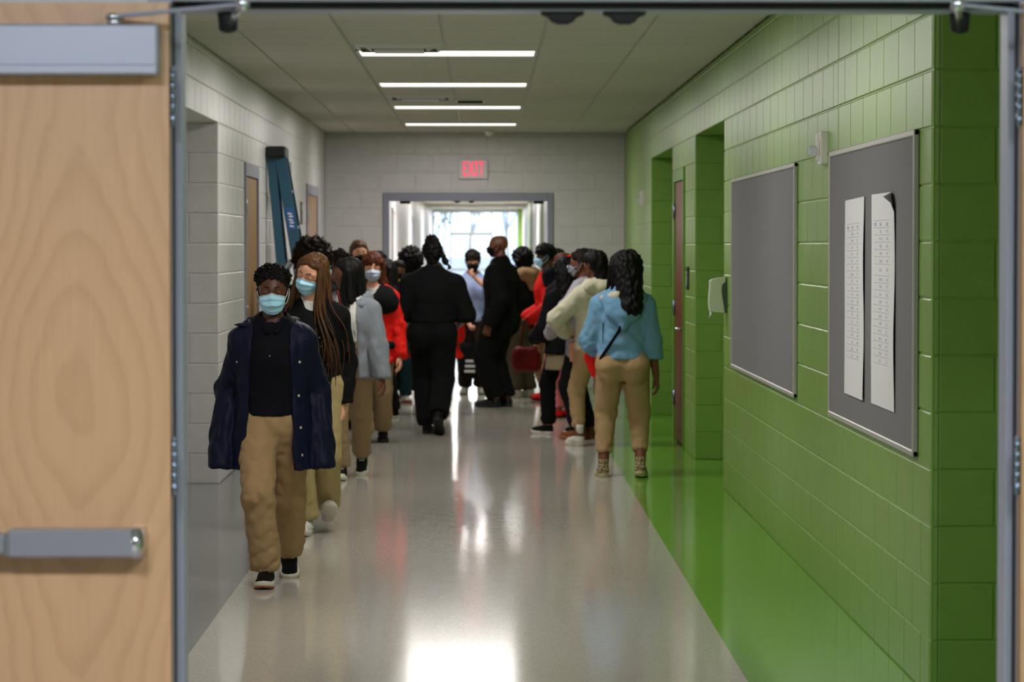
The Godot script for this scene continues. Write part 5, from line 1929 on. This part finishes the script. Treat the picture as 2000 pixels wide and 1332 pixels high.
	# ---- grey zip jacket
	person({"label": "girl with straight black hair in an open grey fleece, white shirt and belted khakis", "x": -0.925, "d": 19.7, "yaw": -6.0, "h": 1.53, "skin": brown_skin, "cell": 0.011,
		"fr": [-0.045, 0.12, 4.0, 0.0, 0.0], "fl": [0.02, -0.42, 6.0, 34.0, 0.0], "sway": 0.0, "wl": [0.155, 0.445, 0.05], "wr": [-0.12, 0.5, 0.12], "head": [-72, 4, 0],
		"hair": [[[0, 0.17, -0.12], [0, 0.19, 0.0], 0.40, 0.37, 0.08], [[0, 0.05, -0.25], [0, -0.75, -0.3], 0.33, 0.3, 0.12], [[0.28, 0.05, 0.0], [0.36, -0.85, 0.0], 0.16, 0.15, 0.12]], "hair_mat": hair_black, "hair_fuzz": [0.02, 7.0, 0.12], "locks": {"n": 40, "len": 1.9, "clear": 0.9, "r": 0.04},
		"legs": {"mat": khaki_dim, "loose": 0.012, "belt": belt, "fold": 0.006}, "shoe": {"mat": black_shoe, "sole": rubber_white, "lace": white, "tip": rubber_white, "collar": 0.46, "sole_h": 0.12},
		"tops": [{"part": "shirt", "mat": white, "loose": 0.016, "hem": 0.615, "sleeve": 0.3, "neck": 0.05, "fold": 0.005}, {"part": "fleece", "mat": grey_fleece, "loose": 0.024, "arm": 0.026, "hem": 0.455, "flare": 0.02, "neck": 0.06, "open": [-0.02, 0.07, -0.01, 0.085], "cuff": 0.024, "fold": 0.011, "fx": 11.0, "fy": 2.6}],
		"extra": [["hood", grey_fleece, [[[-0.1, 1.25, -0.05], [0.1, 1.25, -0.05], 0.06, 0.06, 0.03, [0, 1, 0], 1.4], [[0.09, 1.25, -0.02], [0.085, 1.2, 0.07], 0.045, 0.025, 0.03]], 0.01, 0.006]]})
	# ---- red and black jacket
	person({"label": "girl with red-brown hair, patterned white mask and a red and black jacket", "x": -0.905, "d": 23.2, "yaw": -4.0, "h": 1.555, "skin": fair_skin,
		"fr": [-0.06, 0.1, -4.0, 0.0, 0.0], "fl": [0.06, -0.2, 6.0, 14.0, 0.0], "wl": [0.145, 0.46, 0.03], "head": [4, 6, 0], "eyes": [0, -0.1, 1], "lid": 0.6, "brow": hair_red,
		"hair": [[[0, 0.19, -0.12], [0, 0.22, 0.02], 0.40, 0.38, 0.08], [[-0.26, 0.22, 0.2], [0.26, 0.22, 0.2], 0.16, 0.16, 0.08], [[0.3, 0.05, -0.06], [0.42, -0.95, 0.0], 0.17, 0.2, 0.1], [[-0.3, 0.05, -0.06], [-0.4, -0.9, 0.0], 0.15, 0.18, 0.1], [[0, 0, -0.3], [0, -0.8, -0.3], 0.3, 0.3, 0.1]], "hair_mat": hair_red, "hair_fuzz": [0.06, 6.0, 0.3], "face_cut": [0.0, -0.2, 0.38, 0.33, 0.8],
		"mask": cloth("mask_patterned", Color(0.72, 0.76, 0.84), 0.8), "legs": {"mat": khaki_dim, "loose": 0.02}, "shoe": {"mat": black_shoe, "sole": black_sole, "collar": 0.46},
		"tops": [{"part": "shirt", "mat": white, "loose": 0.01, "hem": 0.5, "sleeve": 0.3, "neck": 0.04}, {"part": "jacket", "mat": red, "loose": 0.030, "arm": 0.022, "hem": 0.42, "flare": 0.03, "neck": 0.06, "open": [0.0, 0.04, 0.0, 0.03], "fold": 0.014}],
		"extra": [["yoke", black, [[[-0.07, 1.15, 0.005], [0.07, 1.15, 0.005], 0.148, 0.148, 0.03], [[-0.4, 0.9, 0], [0.4, 0.9, 0], 0.18, 0.18, 0.01, [0, 0, 1], 1.0, true], [[0, 1.36, 0.02], [0, 1.0, 0.17], 0.06, 0.03, 0.01, [0, 0, 1], 1.0, true]], 0.013, 0.004],
			["stripe", black, [[[0.05, 0.815, 0.11], [0.165, 0.80, 0.06], 0.035, 0.035, 0.02], [[-0.05, 0.815, 0.11], [-0.165, 0.80, 0.06], 0.035, 0.035, 0.02]], 0.013]]})
	for p in [[0.055, -0.13, 0.43], [-0.07, -0.2, 0.46], [0.16, -0.15, 0.38], [-0.17, -0.17, 0.36], [0.02, -0.3, 0.45]]: pass
	# ---- the others walking this way along the white wall
	person({"label": "child with a wide dark afro and black hoodie, close to the stepladder", "x": -1.335, "d": 22.2, "yaw": 4.0, "h": 1.60, "skin": dark_skin, "fr": [-0.05, -0.2, 0.0, 16.0, 0.0], "fl": [0.12, 0.1, 6.0, 0.0, 0.0], "head": [6, 8, 0],
		"hair": [[[0, 0.26, -0.08], [0, 0.28, -0.06], 0.68, 0.66, 0.06], [[0, -0.02, -0.3], [0, -0.1, -0.3], 0.45, 0.42, 0.1]], "hair_mat": hair_dark, "hair_fuzz": [0.16, 4.5, 1.0], "face_cut": [0.0, -0.12, 0.42, 0.36, 0.8], "mask": black_mask, "legs": {"mat": black, "loose": 0.012}, "shoe": {"mat": deep_red, "sole": rubber_white},
		"tops": [{"part": "hoodie", "mat": black, "loose": 0.034, "arm": 0.024, "hem": 0.45, "fold": 0.012}], "extra": [["hood", black, [[[-0.1, 1.31, -0.04], [0.1, 1.31, -0.04], 0.06, 0.06, 0.03]], 0.014, 0.006]]})
	person({"label": "tall woman with centre-parted light brown hair rising over the children's heads", "x": -1.15, "d": 26.2, "yaw": 6.0, "h": 1.685, "adult": true, "skin": fair_skin, "head": [8, 4, 4], "eyes": [0, -0.1, 1], "lid": 0.5, "brow": hair_light, "mask": black_mask,
		"hair": bob, "hair_mat": hair_light, "hair_fuzz": [0.03, 6.0, 0.3], "face_cut": [0.0, -0.08, 0.36, 0.36, 0.8], "legs": {"mat": black}, "shoe": {"mat": black_shoe, "sole": black_sole}, "tops": [{"part": "sweater", "mat": grey_fleece, "loose": 0.016, "hem": 0.48}]})
	person({"label": "boy with short tousled brown hair mostly hidden behind the black-haired girl", "x": -1.275, "d": 25.0, "yaw": 30.0, "h": 1.575, "skin": brown_skin, "head": [10, 20, 0], "hair": short_hair, "hair_mat": hair_dark, "hair_fuzz": [0.12, 5.0, 1.0], "mask": black_mask, "legs": {"mat": khaki_dim}, "shoe": {"mat": black_shoe, "sole": black_sole}, "tops": [{"part": "sweater", "mat": navy, "loose": 0.016, "hem": 0.48}]})
	person({"label": "child with black hair seen between the tall woman and the red jacket", "x": -1.03, "d": 27.3, "yaw": 20.0, "h": 1.56, "skin": dark_skin, "head": [30, 4, 0], "hair": bob, "hair_mat": hair_black, "hair_fuzz": [0.05, 6.0, 0.6], "mask": black_mask, "legs": {"mat": khaki_dim}, "shoe": {"mat": black_shoe, "sole": black_sole}, "tops": [{"part": "sweater", "mat": black, "loose": 0.016, "hem": 0.48}]})
	person({"label": "girl with long black hair beside the red jacket, clothed in black", "x": -0.905, "d": 26.6, "yaw": -40.0, "h": 1.485, "skin": brown_skin, "head": [-30, 2, 0], "hair": long_hair, "hair_mat": hair_black, "hair_fuzz": [0.04, 6.0, 0.2], "mask": black_mask, "legs": {"mat": black}, "shoe": {"mat": black_shoe, "sole": rubber_white}, "tops": [{"part": "sweater", "mat": black, "loose": 0.018, "hem": 0.48}]})
	var phone_kid := person({"label": "child in black holding up a yellow phone in front of the afro-haired pupil", "x": -0.885, "d": 29.2, "yaw": 8.0, "h": 1.46, "skin": brown_skin, "head": [12, 8, 0], "hair": short_hair, "hair_mat": hair_black, "mask": black_mask, "wl": [0.03, 0.76, 0.2], "wr": [-0.05, 0.76, 0.2], "pl": [0.9, -0.8, -0.2], "pr": [-0.9, -0.8, -0.2], "curl_l": 0.7, "curl_r": 0.7, "legs": {"mat": cloth("teal_cloth", Color(0.06, 0.17, 0.19), 0.8)}, "shoe": {"mat": white_shoe, "sole": gum}, "tops": [{"part": "shirt", "mat": black, "loose": 0.016, "hem": 0.48, "sleeve": 0.5}]})
	var ph := thing("phone", "small yellow-cased phone with its white lamp lit, held at the chest", "phone", Vector3(-0.865, 1.2, -28.84))
	box("case", Vector3(-0.036, -0.07, -0.005), Vector3(0.036, 0.07, 0.004), cloth("yellow_case", Color(0.8, 0.6, 0.08), 0.5), ph, 0.003)
	var pl := surf(true)
	tube(pl, [Vector3(0.02, 0.05, 0.003), Vector3(0.02, 0.05, 0.007)], [0.009], 12)
	put("lamp", pl, M.lamp_glow, ph)
	person({"label": "pupil with a round black afro seen from behind, just left of the woman in black".replace("just left of", "close beside"), "x": -0.767, "d": 30.0, "yaw": 172.0, "h": 1.545, "skin": dark_skin, "fr": [-0.08, 0.0, -6.0, 0.0, 0.0], "hair": afro, "hair_mat": hair_black, "hair_fuzz": [0.14, 4.5, 1.0], "face_cut": [], "legs": {"mat": cloth("dark_denim", Color(0.03, 0.035, 0.06), 0.9), "loose": 0.018}, "shoe": {"mat": cloth("grey_shoe", Color(0.4, 0.35, 0.33), 0.8), "sole": gum}, "tops": [{"part": "hoodie", "mat": black, "loose": 0.03, "hem": 0.45}]})
	person({"label": "child in a flared red coat, nearly hidden behind the woman in black", "x": -0.46, "d": 27.0, "yaw": 178.0, "h": 1.46, "skin": dark_skin, "wide": 1.0, "wl": [0.14, 0.5, 0.0], "wr": [-0.15, 0.5, 0.0], "hair": short_hair, "hair_mat": hair_black, "face_cut": [], "legs": {"mat": black, "loose": 0.02}, "shoe": {"mat": white_shoe, "sole": rubber_white}, "tops": [{"part": "coat", "mat": red, "loose": 0.035, "arm": 0.024, "hem": 0.375, "flare": 0.12, "fold": 0.012}]})
	# ---- the adults in black
	person({"label": "woman in a loose black top and wide black trousers walking away, black updo", "x": -0.44, "d": 24.4, "yaw": 178.0, "h": 1.68, "adult": true, "skin": dark_skin, "wide": 1.14, "build": 1.12, "cell": 0.014,
		"fl": [0.045, -0.02, -2.0, 0.0, 0.0], "fr": [-0.06, -0.42, -4.0, 40.0, 0.02], "wl": [0.14, 0.56, 0.13], "wr": [-0.14, 0.56, 0.13], "pl": [0.4, -0.2, -1], "pr": [-0.4, -0.2, -1],
		"hair": [[[0, 0.17, -0.12], [0, 0.2, 0.0], 0.40, 0.36, 0.08], [[0, 0.42, -0.2], [0.02, 0.52, -0.12], 0.27, 0.25, 0.08], [[0, 0.0, -0.27], [0, -0.2, -0.27], 0.28, 0.22, 0.08], [[-0.22, 0.35, -0.3], [-0.5, -0.25, -0.32], 0.12, 0.09, 0.06], [[-0.5, -0.25, -0.32], [-0.72, -0.55, -0.32], 0.09, 0.06, 0.06]], "hair_mat": hair_black, "hair_fuzz": [0.1, 6.0, 1.0], "face_cut": [],
		"legs": {"mat": jet, "loose": 0.022, "cuff": 0.04, "fold": 0.006}, "shoe": {"mat": cloth("dark_boot", Color(0.05, 0.04, 0.03), 0.7), "sole": black_sole, "collar": 0.5},
		"tops": [{"part": "blouse", "mat": black, "loose": 0.028, "arm": 0.028, "hem": 0.565, "flare": 0.01, "neck": 0.045, "cuff": 0.03, "fold": 0.01}]})
	person({"label": "bald man in black jacket and trousers standing side-on near the far doorway", "x": 0.165, "d": 28.4, "yaw": -112.0, "h": 1.755, "adult": true, "skin": brown_skin, "mask": black_mask, "wide": 1.1, "build": 1.15, "head": [18, 0, 0], "fl": [0.09, 0.04, 10.0, 0.0, 0.0], "fr": [-0.07, -0.03, -8.0, 0.0, 0.0], "wl": [0.15, 0.48, 0.0], "wr": [-0.145, 0.48, 0.01],
		"legs": {"mat": jet, "loose": 0.026, "cuff": 0.036}, "shoe": {"mat": mat("black_leather", Color(0.02, 0.02, 0.022), 0.3), "sole": black_sole, "collar": 0.34}, "tops": [{"part": "jacket", "mat": jet, "loose": 0.032, "arm": 0.026, "hem": 0.45, "neck": 0.045, "fold": 0.008}]})
	person({"label": "boy in a pale blue shirt and black mask holding his chin, facing the camera", "x": -0.12, "d": 30.9, "yaw": 0.0, "h": 1.565, "skin": fair_skin, "head": [0, 10, 0], "mask": black_mask, "eyes": [0, -0.3, 1], "lid": 0.8, "brow": hair_dark, "hair": [[[0, 0.19, -0.12], [0, 0.22, 0.03], 0.40, 0.38, 0.06], [[-0.22, 0.2, 0.22], [0.22, 0.2, 0.22], 0.15, 0.15, 0.06]], "hair_mat": hair_dark, "hair_fuzz": [0.08, 5.0, 1.0], "face_cut": [0.0, -0.2, 0.38, 0.33, 0.8],
		"wl": [0.025, 0.80, 0.135], "pl": [1.2, -1.0, 0.2], "curl_l": 0.7, "thumb_l": [0, 0, 1], "wr": [-0.03, 0.50, 0.15], "curl_r": 0.8, "legs": {"mat": cloth("brown_trousers", Color(0.16, 0.10, 0.075), 0.85), "loose": 0.018}, "shoe": {"mat": white_shoe, "sole": rubber_white},
		"tops": [{"part": "shirt", "mat": cloth("pale_blue_shirt", Color(0.62, 0.68, 0.84), 0.85), "loose": 0.022, "hem": 0.5, "sleeve": 0.42, "neck": 0.042}]})
	bag("tote_bag", "black tote bag with three pale stripes hanging from the blue-shirted boy's hand", "bag", Vector3(-0.155, 0.19, -30.66), 0.19, 0.37, 0.08, 0.17, black, true)
	person({"label": "pupil with curly black hair and tan hood close behind the bald man", "x": 0.415, "d": 30.2, "yaw": -140.0, "h": 1.60, "skin": dark_skin, "head": [10, 0, 0], "hair": afro.duplicate(), "hair_mat": hair_black, "hair_fuzz": [0.16, 5.0, 1.0], "hh": 0.18, "legs": {"mat": cloth("stone_trousers", Color(0.36, 0.32, 0.28), 0.85), "loose": 0.02}, "shoe": {"mat": white_shoe, "sole": rubber_white, "lace": black}, "wl": [0.15, 0.52, 0.12],
		"tops": [{"part": "jacket", "mat": black, "loose": 0.03, "hem": 0.46}], "extra": [["hood", cloth("tan_fleece", Color(0.55, 0.45, 0.33), 0.95), [[[-0.08, 1.31, -0.09], [0.08, 1.31, -0.09], 0.075, 0.075, 0.03], [[0, 1.29, -0.12], [0, 1.16, -0.14], 0.085, 0.03, 0.03]], 0.015, 0.006], ["scarf", cloth("denim_blue", Color(0.12, 0.17, 0.3), 0.9), [[[-0.07, 1.345, 0.05], [0.07, 1.345, 0.05], 0.05, 0.05, 0.02], [[-0.06, 1.35, -0.06], [0.06, 1.35, -0.06], 0.04, 0.04, 0.03]], 0.013]]})
	person({"label": "boy in profile wearing a red jacket, navy sleeves and a pale blue mask", "x": 0.665, "d": 29.6, "yaw": -88.0, "h": 1.62, "skin": dark_skin, "head": [0, 2, 0], "mask": blue_mask, "hair": [[[0, 0.2, -0.12], [0, 0.26, 0.06], 0.40, 0.40, 0.06]], "hair_mat": hair_black, "hair_fuzz": [0.06, 6.0, 1.0], "face_cut": [0.0, -0.2, 0.36, 0.36, 0.8], "wl": [0.13, 0.52, 0.13], "wr": [-0.1, 0.53, 0.15], "curl_l": 0.8, "curl_r": 0.8,
		"legs": {"mat": khaki, "loose": 0.02}, "shoe": {"mat": red, "sole": deep_red}, "tops": [{"part": "shirt", "mat": white, "loose": 0.012, "hem": 0.5, "sleeve": 0.3, "neck": 0.036}, {"part": "jacket", "mat": red, "loose": 0.034, "arm": 0.02, "hem": 0.44, "neck": 0.05, "open": [0.0, 0.03, 0.0, 0.03]}], "extra": [["sleeve", cloth("navy_sleeve", Color(0.04, 0.05, 0.1), 0.8), [[[0.155, 1.31, -0.01], [0.175, 1.08, -0.02], 0.085, 0.075, 0.02], [[-0.155, 1.31, -0.01], [-0.175, 1.08, -0.02], 0.085, 0.075, 0.02]], 0.014, 0.006]]})
	bag("lunch_bag", "dark red lunch bag hanging in front of the boy in profile", "bag", Vector3(0.44, 0.33, -29.3), 0.27, 0.24, 0.15, 0.3, deep_red, false)
	person({"label": "pupil whose round black hair shows over the boy with the pale blue mask", "x": 0.79, "d": 30.9, "yaw": 150.0, "h": 1.60, "skin": dark_skin, "hair": afro, "hair_mat": hair_black, "hair_fuzz": [0.08, 5.0, 1.0], "hh": 0.17, "face_cut": [], "legs": {"mat": black}, "shoe": {"mat": black_shoe, "sole": black_sole}, "tops": [{"part": "hoodie", "mat": black, "loose": 0.02, "hem": 0.46}]})
	person({"label": "girl with brown hair tied by a red band, pink leggings showing past the black coat", "x": 0.745, "d": 26.6, "yaw": -140.0, "h": 1.545, "skin": brown_skin, "hair": [[[0, 0.18, -0.12], [0, 0.2, 0.0], 0.385, 0.36, 0.08], [[0, 0.1, -0.4], [0, -0.5, -0.5], 0.14, 0.12, 0.1]], "hair_mat": hair_red, "legs": {"part": "leggings", "mat": pink, "loose": 0.004}, "shoe": {"mat": red, "sole": deep_red}, "tops": [{"part": "sweater", "mat": black, "loose": 0.02, "hem": 0.46}],
		"extra": [["hair_tie", red, [[[0.02, 1.49, -0.13], [0.04, 1.49, -0.13], 0.035, 0.035, 0.02], [[-0.03, 1.50, -0.12], [-0.05, 1.505, -0.12], 0.03, 0.03, 0.02]], 0.01]]})
	person({"label": "girl with long black hair, long black coat, khaki skirt and black leggings", "x": 0.70, "d": 24.2, "yaw": -148.0, "h": 1.50, "skin": brown_skin, "fl": [0.09, 0.16, 20.0, 0.0, 0.0], "fr": [-0.06, -0.05, -6.0, 0.0, 0.0], "wl": [0.12, 0.55, 0.14], "wr": [-0.15, 0.5, 0.05], "wide": 1.1,
		"hair": [[[0, 0.17, -0.12], [0, 0.2, 0.0], 0.47, 0.44, 0.08], [[-0.15, 0.0, -0.3], [-0.24, -1.3, -0.5], 0.42, 0.36, 0.12], [[0.15, 0.0, -0.3], [0.26, -1.2, -0.45], 0.42, 0.36, 0.12]], "hair_mat": hair_black, "hair_fuzz": [0.06, 6.0, 0.4], "legs": {"part": "leggings", "mat": jet, "loose": 0.008}, "skirt": {"mat": cloth("khaki_skirt", Color(0.56, 0.50, 0.40), 0.9, 9.0), "hem": 0.37, "sweep": 0.118}, "shoe": {"mat": black_shoe, "sole": rubber_white},
		"tops": [{"part": "coat", "mat": black, "loose": 0.03, "arm": 0.026, "hem": 0.46, "flare": 0.03, "fold": 0.01}]})
	var specs := person({"label": "girl with glasses in a pale grey hooded top, elbow out beside the black coat", "x": 0.83, "d": 23.65, "yaw": -118.0, "h": 1.585, "skin": brown_skin, "head": [14, 4, 0], "mask": cloth("mask_grey", Color(0.5, 0.52, 0.56), 0.8), "hair": [[[0, 0.18, -0.12], [0, 0.2, 0.0], 0.40, 0.37, 0.08], [[0, 0.3, -0.42], [0, 0.32, -0.44], 0.2, 0.2, 0.06]], "hair_mat": hair_dark, "hair_fuzz": [0.07, 6.0, 1.0], "wl": [0.10, 0.56, 0.14], "wr": [-0.12, 0.56, 0.1], "pl": [1.0, 0, -0.3],
		"legs": {"mat": black}, "shoe": {"mat": cloth("tan_shoe", Color(0.45, 0.26, 0.12), 0.7), "sole": gum}, "tops": [{"part": "hooded_top", "mat": pale_fleece, "loose": 0.028, "arm": 0.022, "hem": 0.43, "flare": 0.02, "fold": 0.012}]})
	glasses(specs, 1.43, 1.585)
	person({"label": "girl in a cream hoodie, khakis and white sneakers beside the blue hoodie", "x": 0.905, "d": 22.9, "yaw": -158.0, "h": 1.575, "skin": brown_skin, "fl": [0.15, 0.02, 6.0, 0.0, 0.0], "fr": [-0.12, 0.02, -6.0, 0.0, 0.0], "wl": [0.11, 0.58, 0.14], "wr": [-0.1, 0.58, 0.12], "pl": [1.2, 0.0, -0.5], "head": [20, 4, 0],
		"hair": [[[0, 0.17, -0.12], [0, 0.2, 0.0], 0.41, 0.38, 0.08], [[0, 0.0, -0.3], [0, -0.6, -0.36], 0.28, 0.24, 0.12]], "hair_mat": hair_black, "hair_fuzz": [0.05, 6.0, 0.4], "legs": {"mat": khaki, "loose": 0.008, "cuff": 0.028, "crop": 0.28}, "shoe": {"mat": white_shoe, "sole": rubber_white, "sock": white, "lace": black},
		"tops": [{"part": "hoodie", "mat": cream, "loose": 0.034, "arm": 0.028, "hem": 0.49, "flare": 0.01, "fold": 0.012}], "extra": [["hood", cream, [[[-0.09, 1.28, -0.09], [0.09, 1.28, -0.09], 0.06, 0.06, 0.03], [[0, 1.25, -0.12], [0, 1.15, -0.14], 0.08, 0.03, 0.03]], 0.013, 0.006]]})
	person({"label": "girl in a sky blue hoodie, cropped khakis and leopard high-tops, back turned", "x": 0.965, "d": 19.75, "yaw": 178.0, "h": 1.565, "skin": brown_skin, "cell": 0.011, "fl": [0.135, 0.05, 6.0, 0.0, 0.0], "fr": [-0.125, -0.03, -4.0, 8.0, 0.0], "wl": [0.10, 0.52, 0.15], "wr": [-0.15, 0.445, 0.02], "pl": [0.6, 0.0, -0.8], "build": 1.12, "wide": 1.08, "head": [14, 2, 0],
		"hair": [[[0, 0.17, -0.12], [0, 0.2, 0.0], 0.42, 0.38, 0.08], [[-0.05, 0.35, -0.35], [-0.2, 0.4, -0.42], 0.24, 0.2, 0.08], [[-0.1, 0.1, -0.32], [-0.1, -1.15, -0.7], 0.48, 0.38, 0.14], [[-0.3, 0.2, -0.3], [-0.5, -0.75, -0.36], 0.1, 0.09, 0.06]], "hair_mat": hair_black, "hair_fuzz": [0.07, 6.0, 0.5], "face_cut": [], "locks": {"n": 40, "len": 2.3, "clear": 1.7, "spread": 0.25, "r": 0.05},
		"legs": {"mat": khaki, "loose": 0.008, "cuff": 0.03, "crop": 0.32, "seat": 0.05, "thigh": 0.056, "fold": 0.008}, "shoe": {"mat": leopard(), "sole": mat("cream_sole", Color(0.7, 0.65, 0.5), 0.6), "collar": 0.55, "lace": cream},
		"tops": [{"part": "hoodie", "mat": sky, "loose": 0.028, "arm": 0.024, "hem": 0.525, "flare": 0.012, "cuff": 0.024, "fold": 0.013}],
		"extra": [["hood", sky, [[[-0.11, 1.245, -0.07], [0.11, 1.245, -0.07], 0.06, 0.06, 0.03], [[-0.03, 1.17, -0.12], [0.03, 1.17, -0.12], 0.10, 0.10, 0.05, [0, 0, 1], 1.6], [[0, 1.12, -0.14], [0, 1.05, -0.15], 0.06, 0.03, 0.04]], 0.011, 0.006],
			["hood_lining", cream, [[[0.04, 1.265, -0.13], [0.135, 1.25, -0.09], 0.035, 0.03, 0.02]], 0.01],
			["strap", jet, [[[-0.08, 1.3, -0.10], [0.03, 1.02, -0.175], 0.012, 0.012, 0.01], [[0.03, 1.02, -0.175], [0.155, 0.83, -0.10], 0.012, 0.012, 0.01]], 0.009]]})
	var pouch := thing("waist_pouch", "red rounded pouch slung at the hip of the girl in the sky blue hoodie", "bag", Vector3(0.775, 0.79, -19.9))
	grid(Vector3(-0.12, -0.16, -0.12), Vector3(0.12, 0.16, 0.12), 0.01)
	cap(Vector3(0.0, 0.04, 0), Vector3(0.02, -0.05, 0), 0.075, 0.06, 0.03, Vector3.BACK, 1.5)
	mi("pouch", mesh_of(net()), red, pouch)
	var zp := surf(true)
	tube(zp, [Vector3(-0.05, 0.07, 0.042), Vector3(0.0, 0.055, 0.054), Vector3(0.05, 0.03, 0.052)], [0.004], 8)
	put("zip", zp, deep_red, pouch)
	var wa := thing("small_purse", "small peach flat purse hanging beside the cream hoodie's hem", "bag", Vector3(0.735, 0.665, -23.12))
	box("purse", Vector3(-0.035, 0, -0.02), Vector3(0.035, 0.16, 0.02), cloth("peach_leather", Color(0.80, 0.55, 0.42), 0.5), wa, 0.008)
	var ws := surf(true)
	tube(ws, [Vector3(-0.02, 0.155, 0), Vector3(0.03, 0.33, 0.02), Vector3(0.09, 0.5, 0.05)], [0.004], 6)
	put("strap", ws, M.peach_leather, wa)
	var pu := thing("patterned_purse", "small red patterned purse against the arm of the girl in the black sweater", "bag", Vector3(-0.795, 1.06, -16.05))
	grid(Vector3(-0.08, -0.16, -0.1), Vector3(0.08, 0.16, 0.1), 0.008)
	cap(Vector3(0, 0.06, 0), Vector3(0.005, -0.05, 0), 0.035, 0.05, 0.03, Vector3.RIGHT, 1.6)
	var pg := net()
	mi("purse", mesh_of(pg), red_flowers(), pu)
	var ps := surf(true)
	tube(ps, [Vector3(0, 0.08, -0.02), Vector3(-0.01, 0.2, 0.0), Vector3(-0.03, 0.3, 0.02)], [0.006], 8)
	put("strap", ps, deep_red, pu)

func leopard() -> Material:
	var m := cloth("leopard_print", Color(0.85, 0.82, 0.76), 0.85)
	m.albedo_texture = noise_tex(0.055, FastNoiseLite.TYPE_SIMPLEX, [[0.0, Color(0.05, 0.04, 0.03)], [0.5, Color(0.07, 0.06, 0.05)], [0.54, Color(0.95, 0.9, 0.8)], [1.0, Color(0.9, 0.8, 0.62)]], 256, 61, 1)
	tri_map(m, 1.3, false)
	return m

func red_flowers() -> Material:
	var m := cloth("red_flower_print", Color(0.95, 0.9, 0.88), 0.8)
	m.albedo_texture = noise_tex(0.05, FastNoiseLite.TYPE_SIMPLEX, [[0.0, Color(0.75, 0.08, 0.06)], [0.55, Color(0.8, 0.12, 0.1)], [0.62, Color(0.95, 0.7, 0.65)], [1.0, Color(0.5, 0.05, 0.05)]], 256, 63, 1)
	tri_map(m, 6.0, false)
	return m

func glasses(root: Node3D, y: float, h: float):
	var st := surf(true)
	for k in [-1.0, 1.0]:
		var pts := []
		for i in 13:
			var t := TAU * i / 12.0
			pts.append(Vector3(k * 0.032 + cos(t) * 0.024, y + sin(t) * 0.02, 0.125))
		tube(st, pts, [0.0025], 6, false)
		tube(st, [Vector3(k * 0.056, y, 0.125), Vector3(k * 0.07, y, 0.06), Vector3(k * 0.075, y, 0.0)], [0.0022], 6)
	tube(st, [Vector3(-0.008, y, 0.125), Vector3(0.008, y, 0.125)], [0.0025], 6)
	put("spectacles", st, M.chrome, root)

func bag(n: String, label: String, cat: String, at: Vector3, w: float, h: float, dep: float, strap: float, m: Material, stripes: bool):
	var t := thing(n, label, cat, at)
	grid(Vector3(-w, -0.05, -dep), Vector3(w, h + 0.08, dep), 0.014)
	cap(Vector3(-w / 2 + 0.05, 0.05, 0), Vector3(w / 2 - 0.05, 0.05, 0), 0.05, 0.05, 0.04, Vector3.BACK, 0.1 / dep)
	cap(Vector3(-w / 2 + 0.05, 0.05, 0), Vector3(-w / 2 + 0.05, h - 0.05, 0), 0.05, 0.045, 0.03, Vector3.BACK, 0.1 / dep)
	cap(Vector3(w / 2 - 0.05, 0.05, 0), Vector3(w / 2 - 0.05, h - 0.05, 0), 0.05, 0.045, 0.03, Vector3.BACK, 0.1 / dep)
	for k in 6: cap(Vector3(-w / 2 + 0.05, 0.05 + (h - 0.1) * k / 5.0, 0), Vector3(w / 2 - 0.05, 0.05 + (h - 0.1) * k / 5.0, 0), 0.05, 0.05, 0.04, Vector3.BACK, 0.1 / dep)
	var g := net()
	crease(g, 0.006, 17, [])
	mi("bag_body", mesh_of(g), m, t)
	var st := surf(true)
	tube(st, [Vector3(-w * 0.25, h - 0.02, 0), Vector3(-w * 0.12, h + strap * 0.7, 0), Vector3(0, h + strap, 0), Vector3(w * 0.12, h + strap * 0.7, 0), Vector3(w * 0.25, h - 0.02, 0)], [0.008], 8)
	put("strap", st, m, t)
	if stripes:
		for k in 3: box("stripe", Vector3(-0.055 + 0.006 * k, 0.055 + k * 0.055, dep * 0.5), Vector3(0.06, 0.083 + k * 0.055, dep * 0.5 + 0.018), M.white_cloth, t, 0.002)
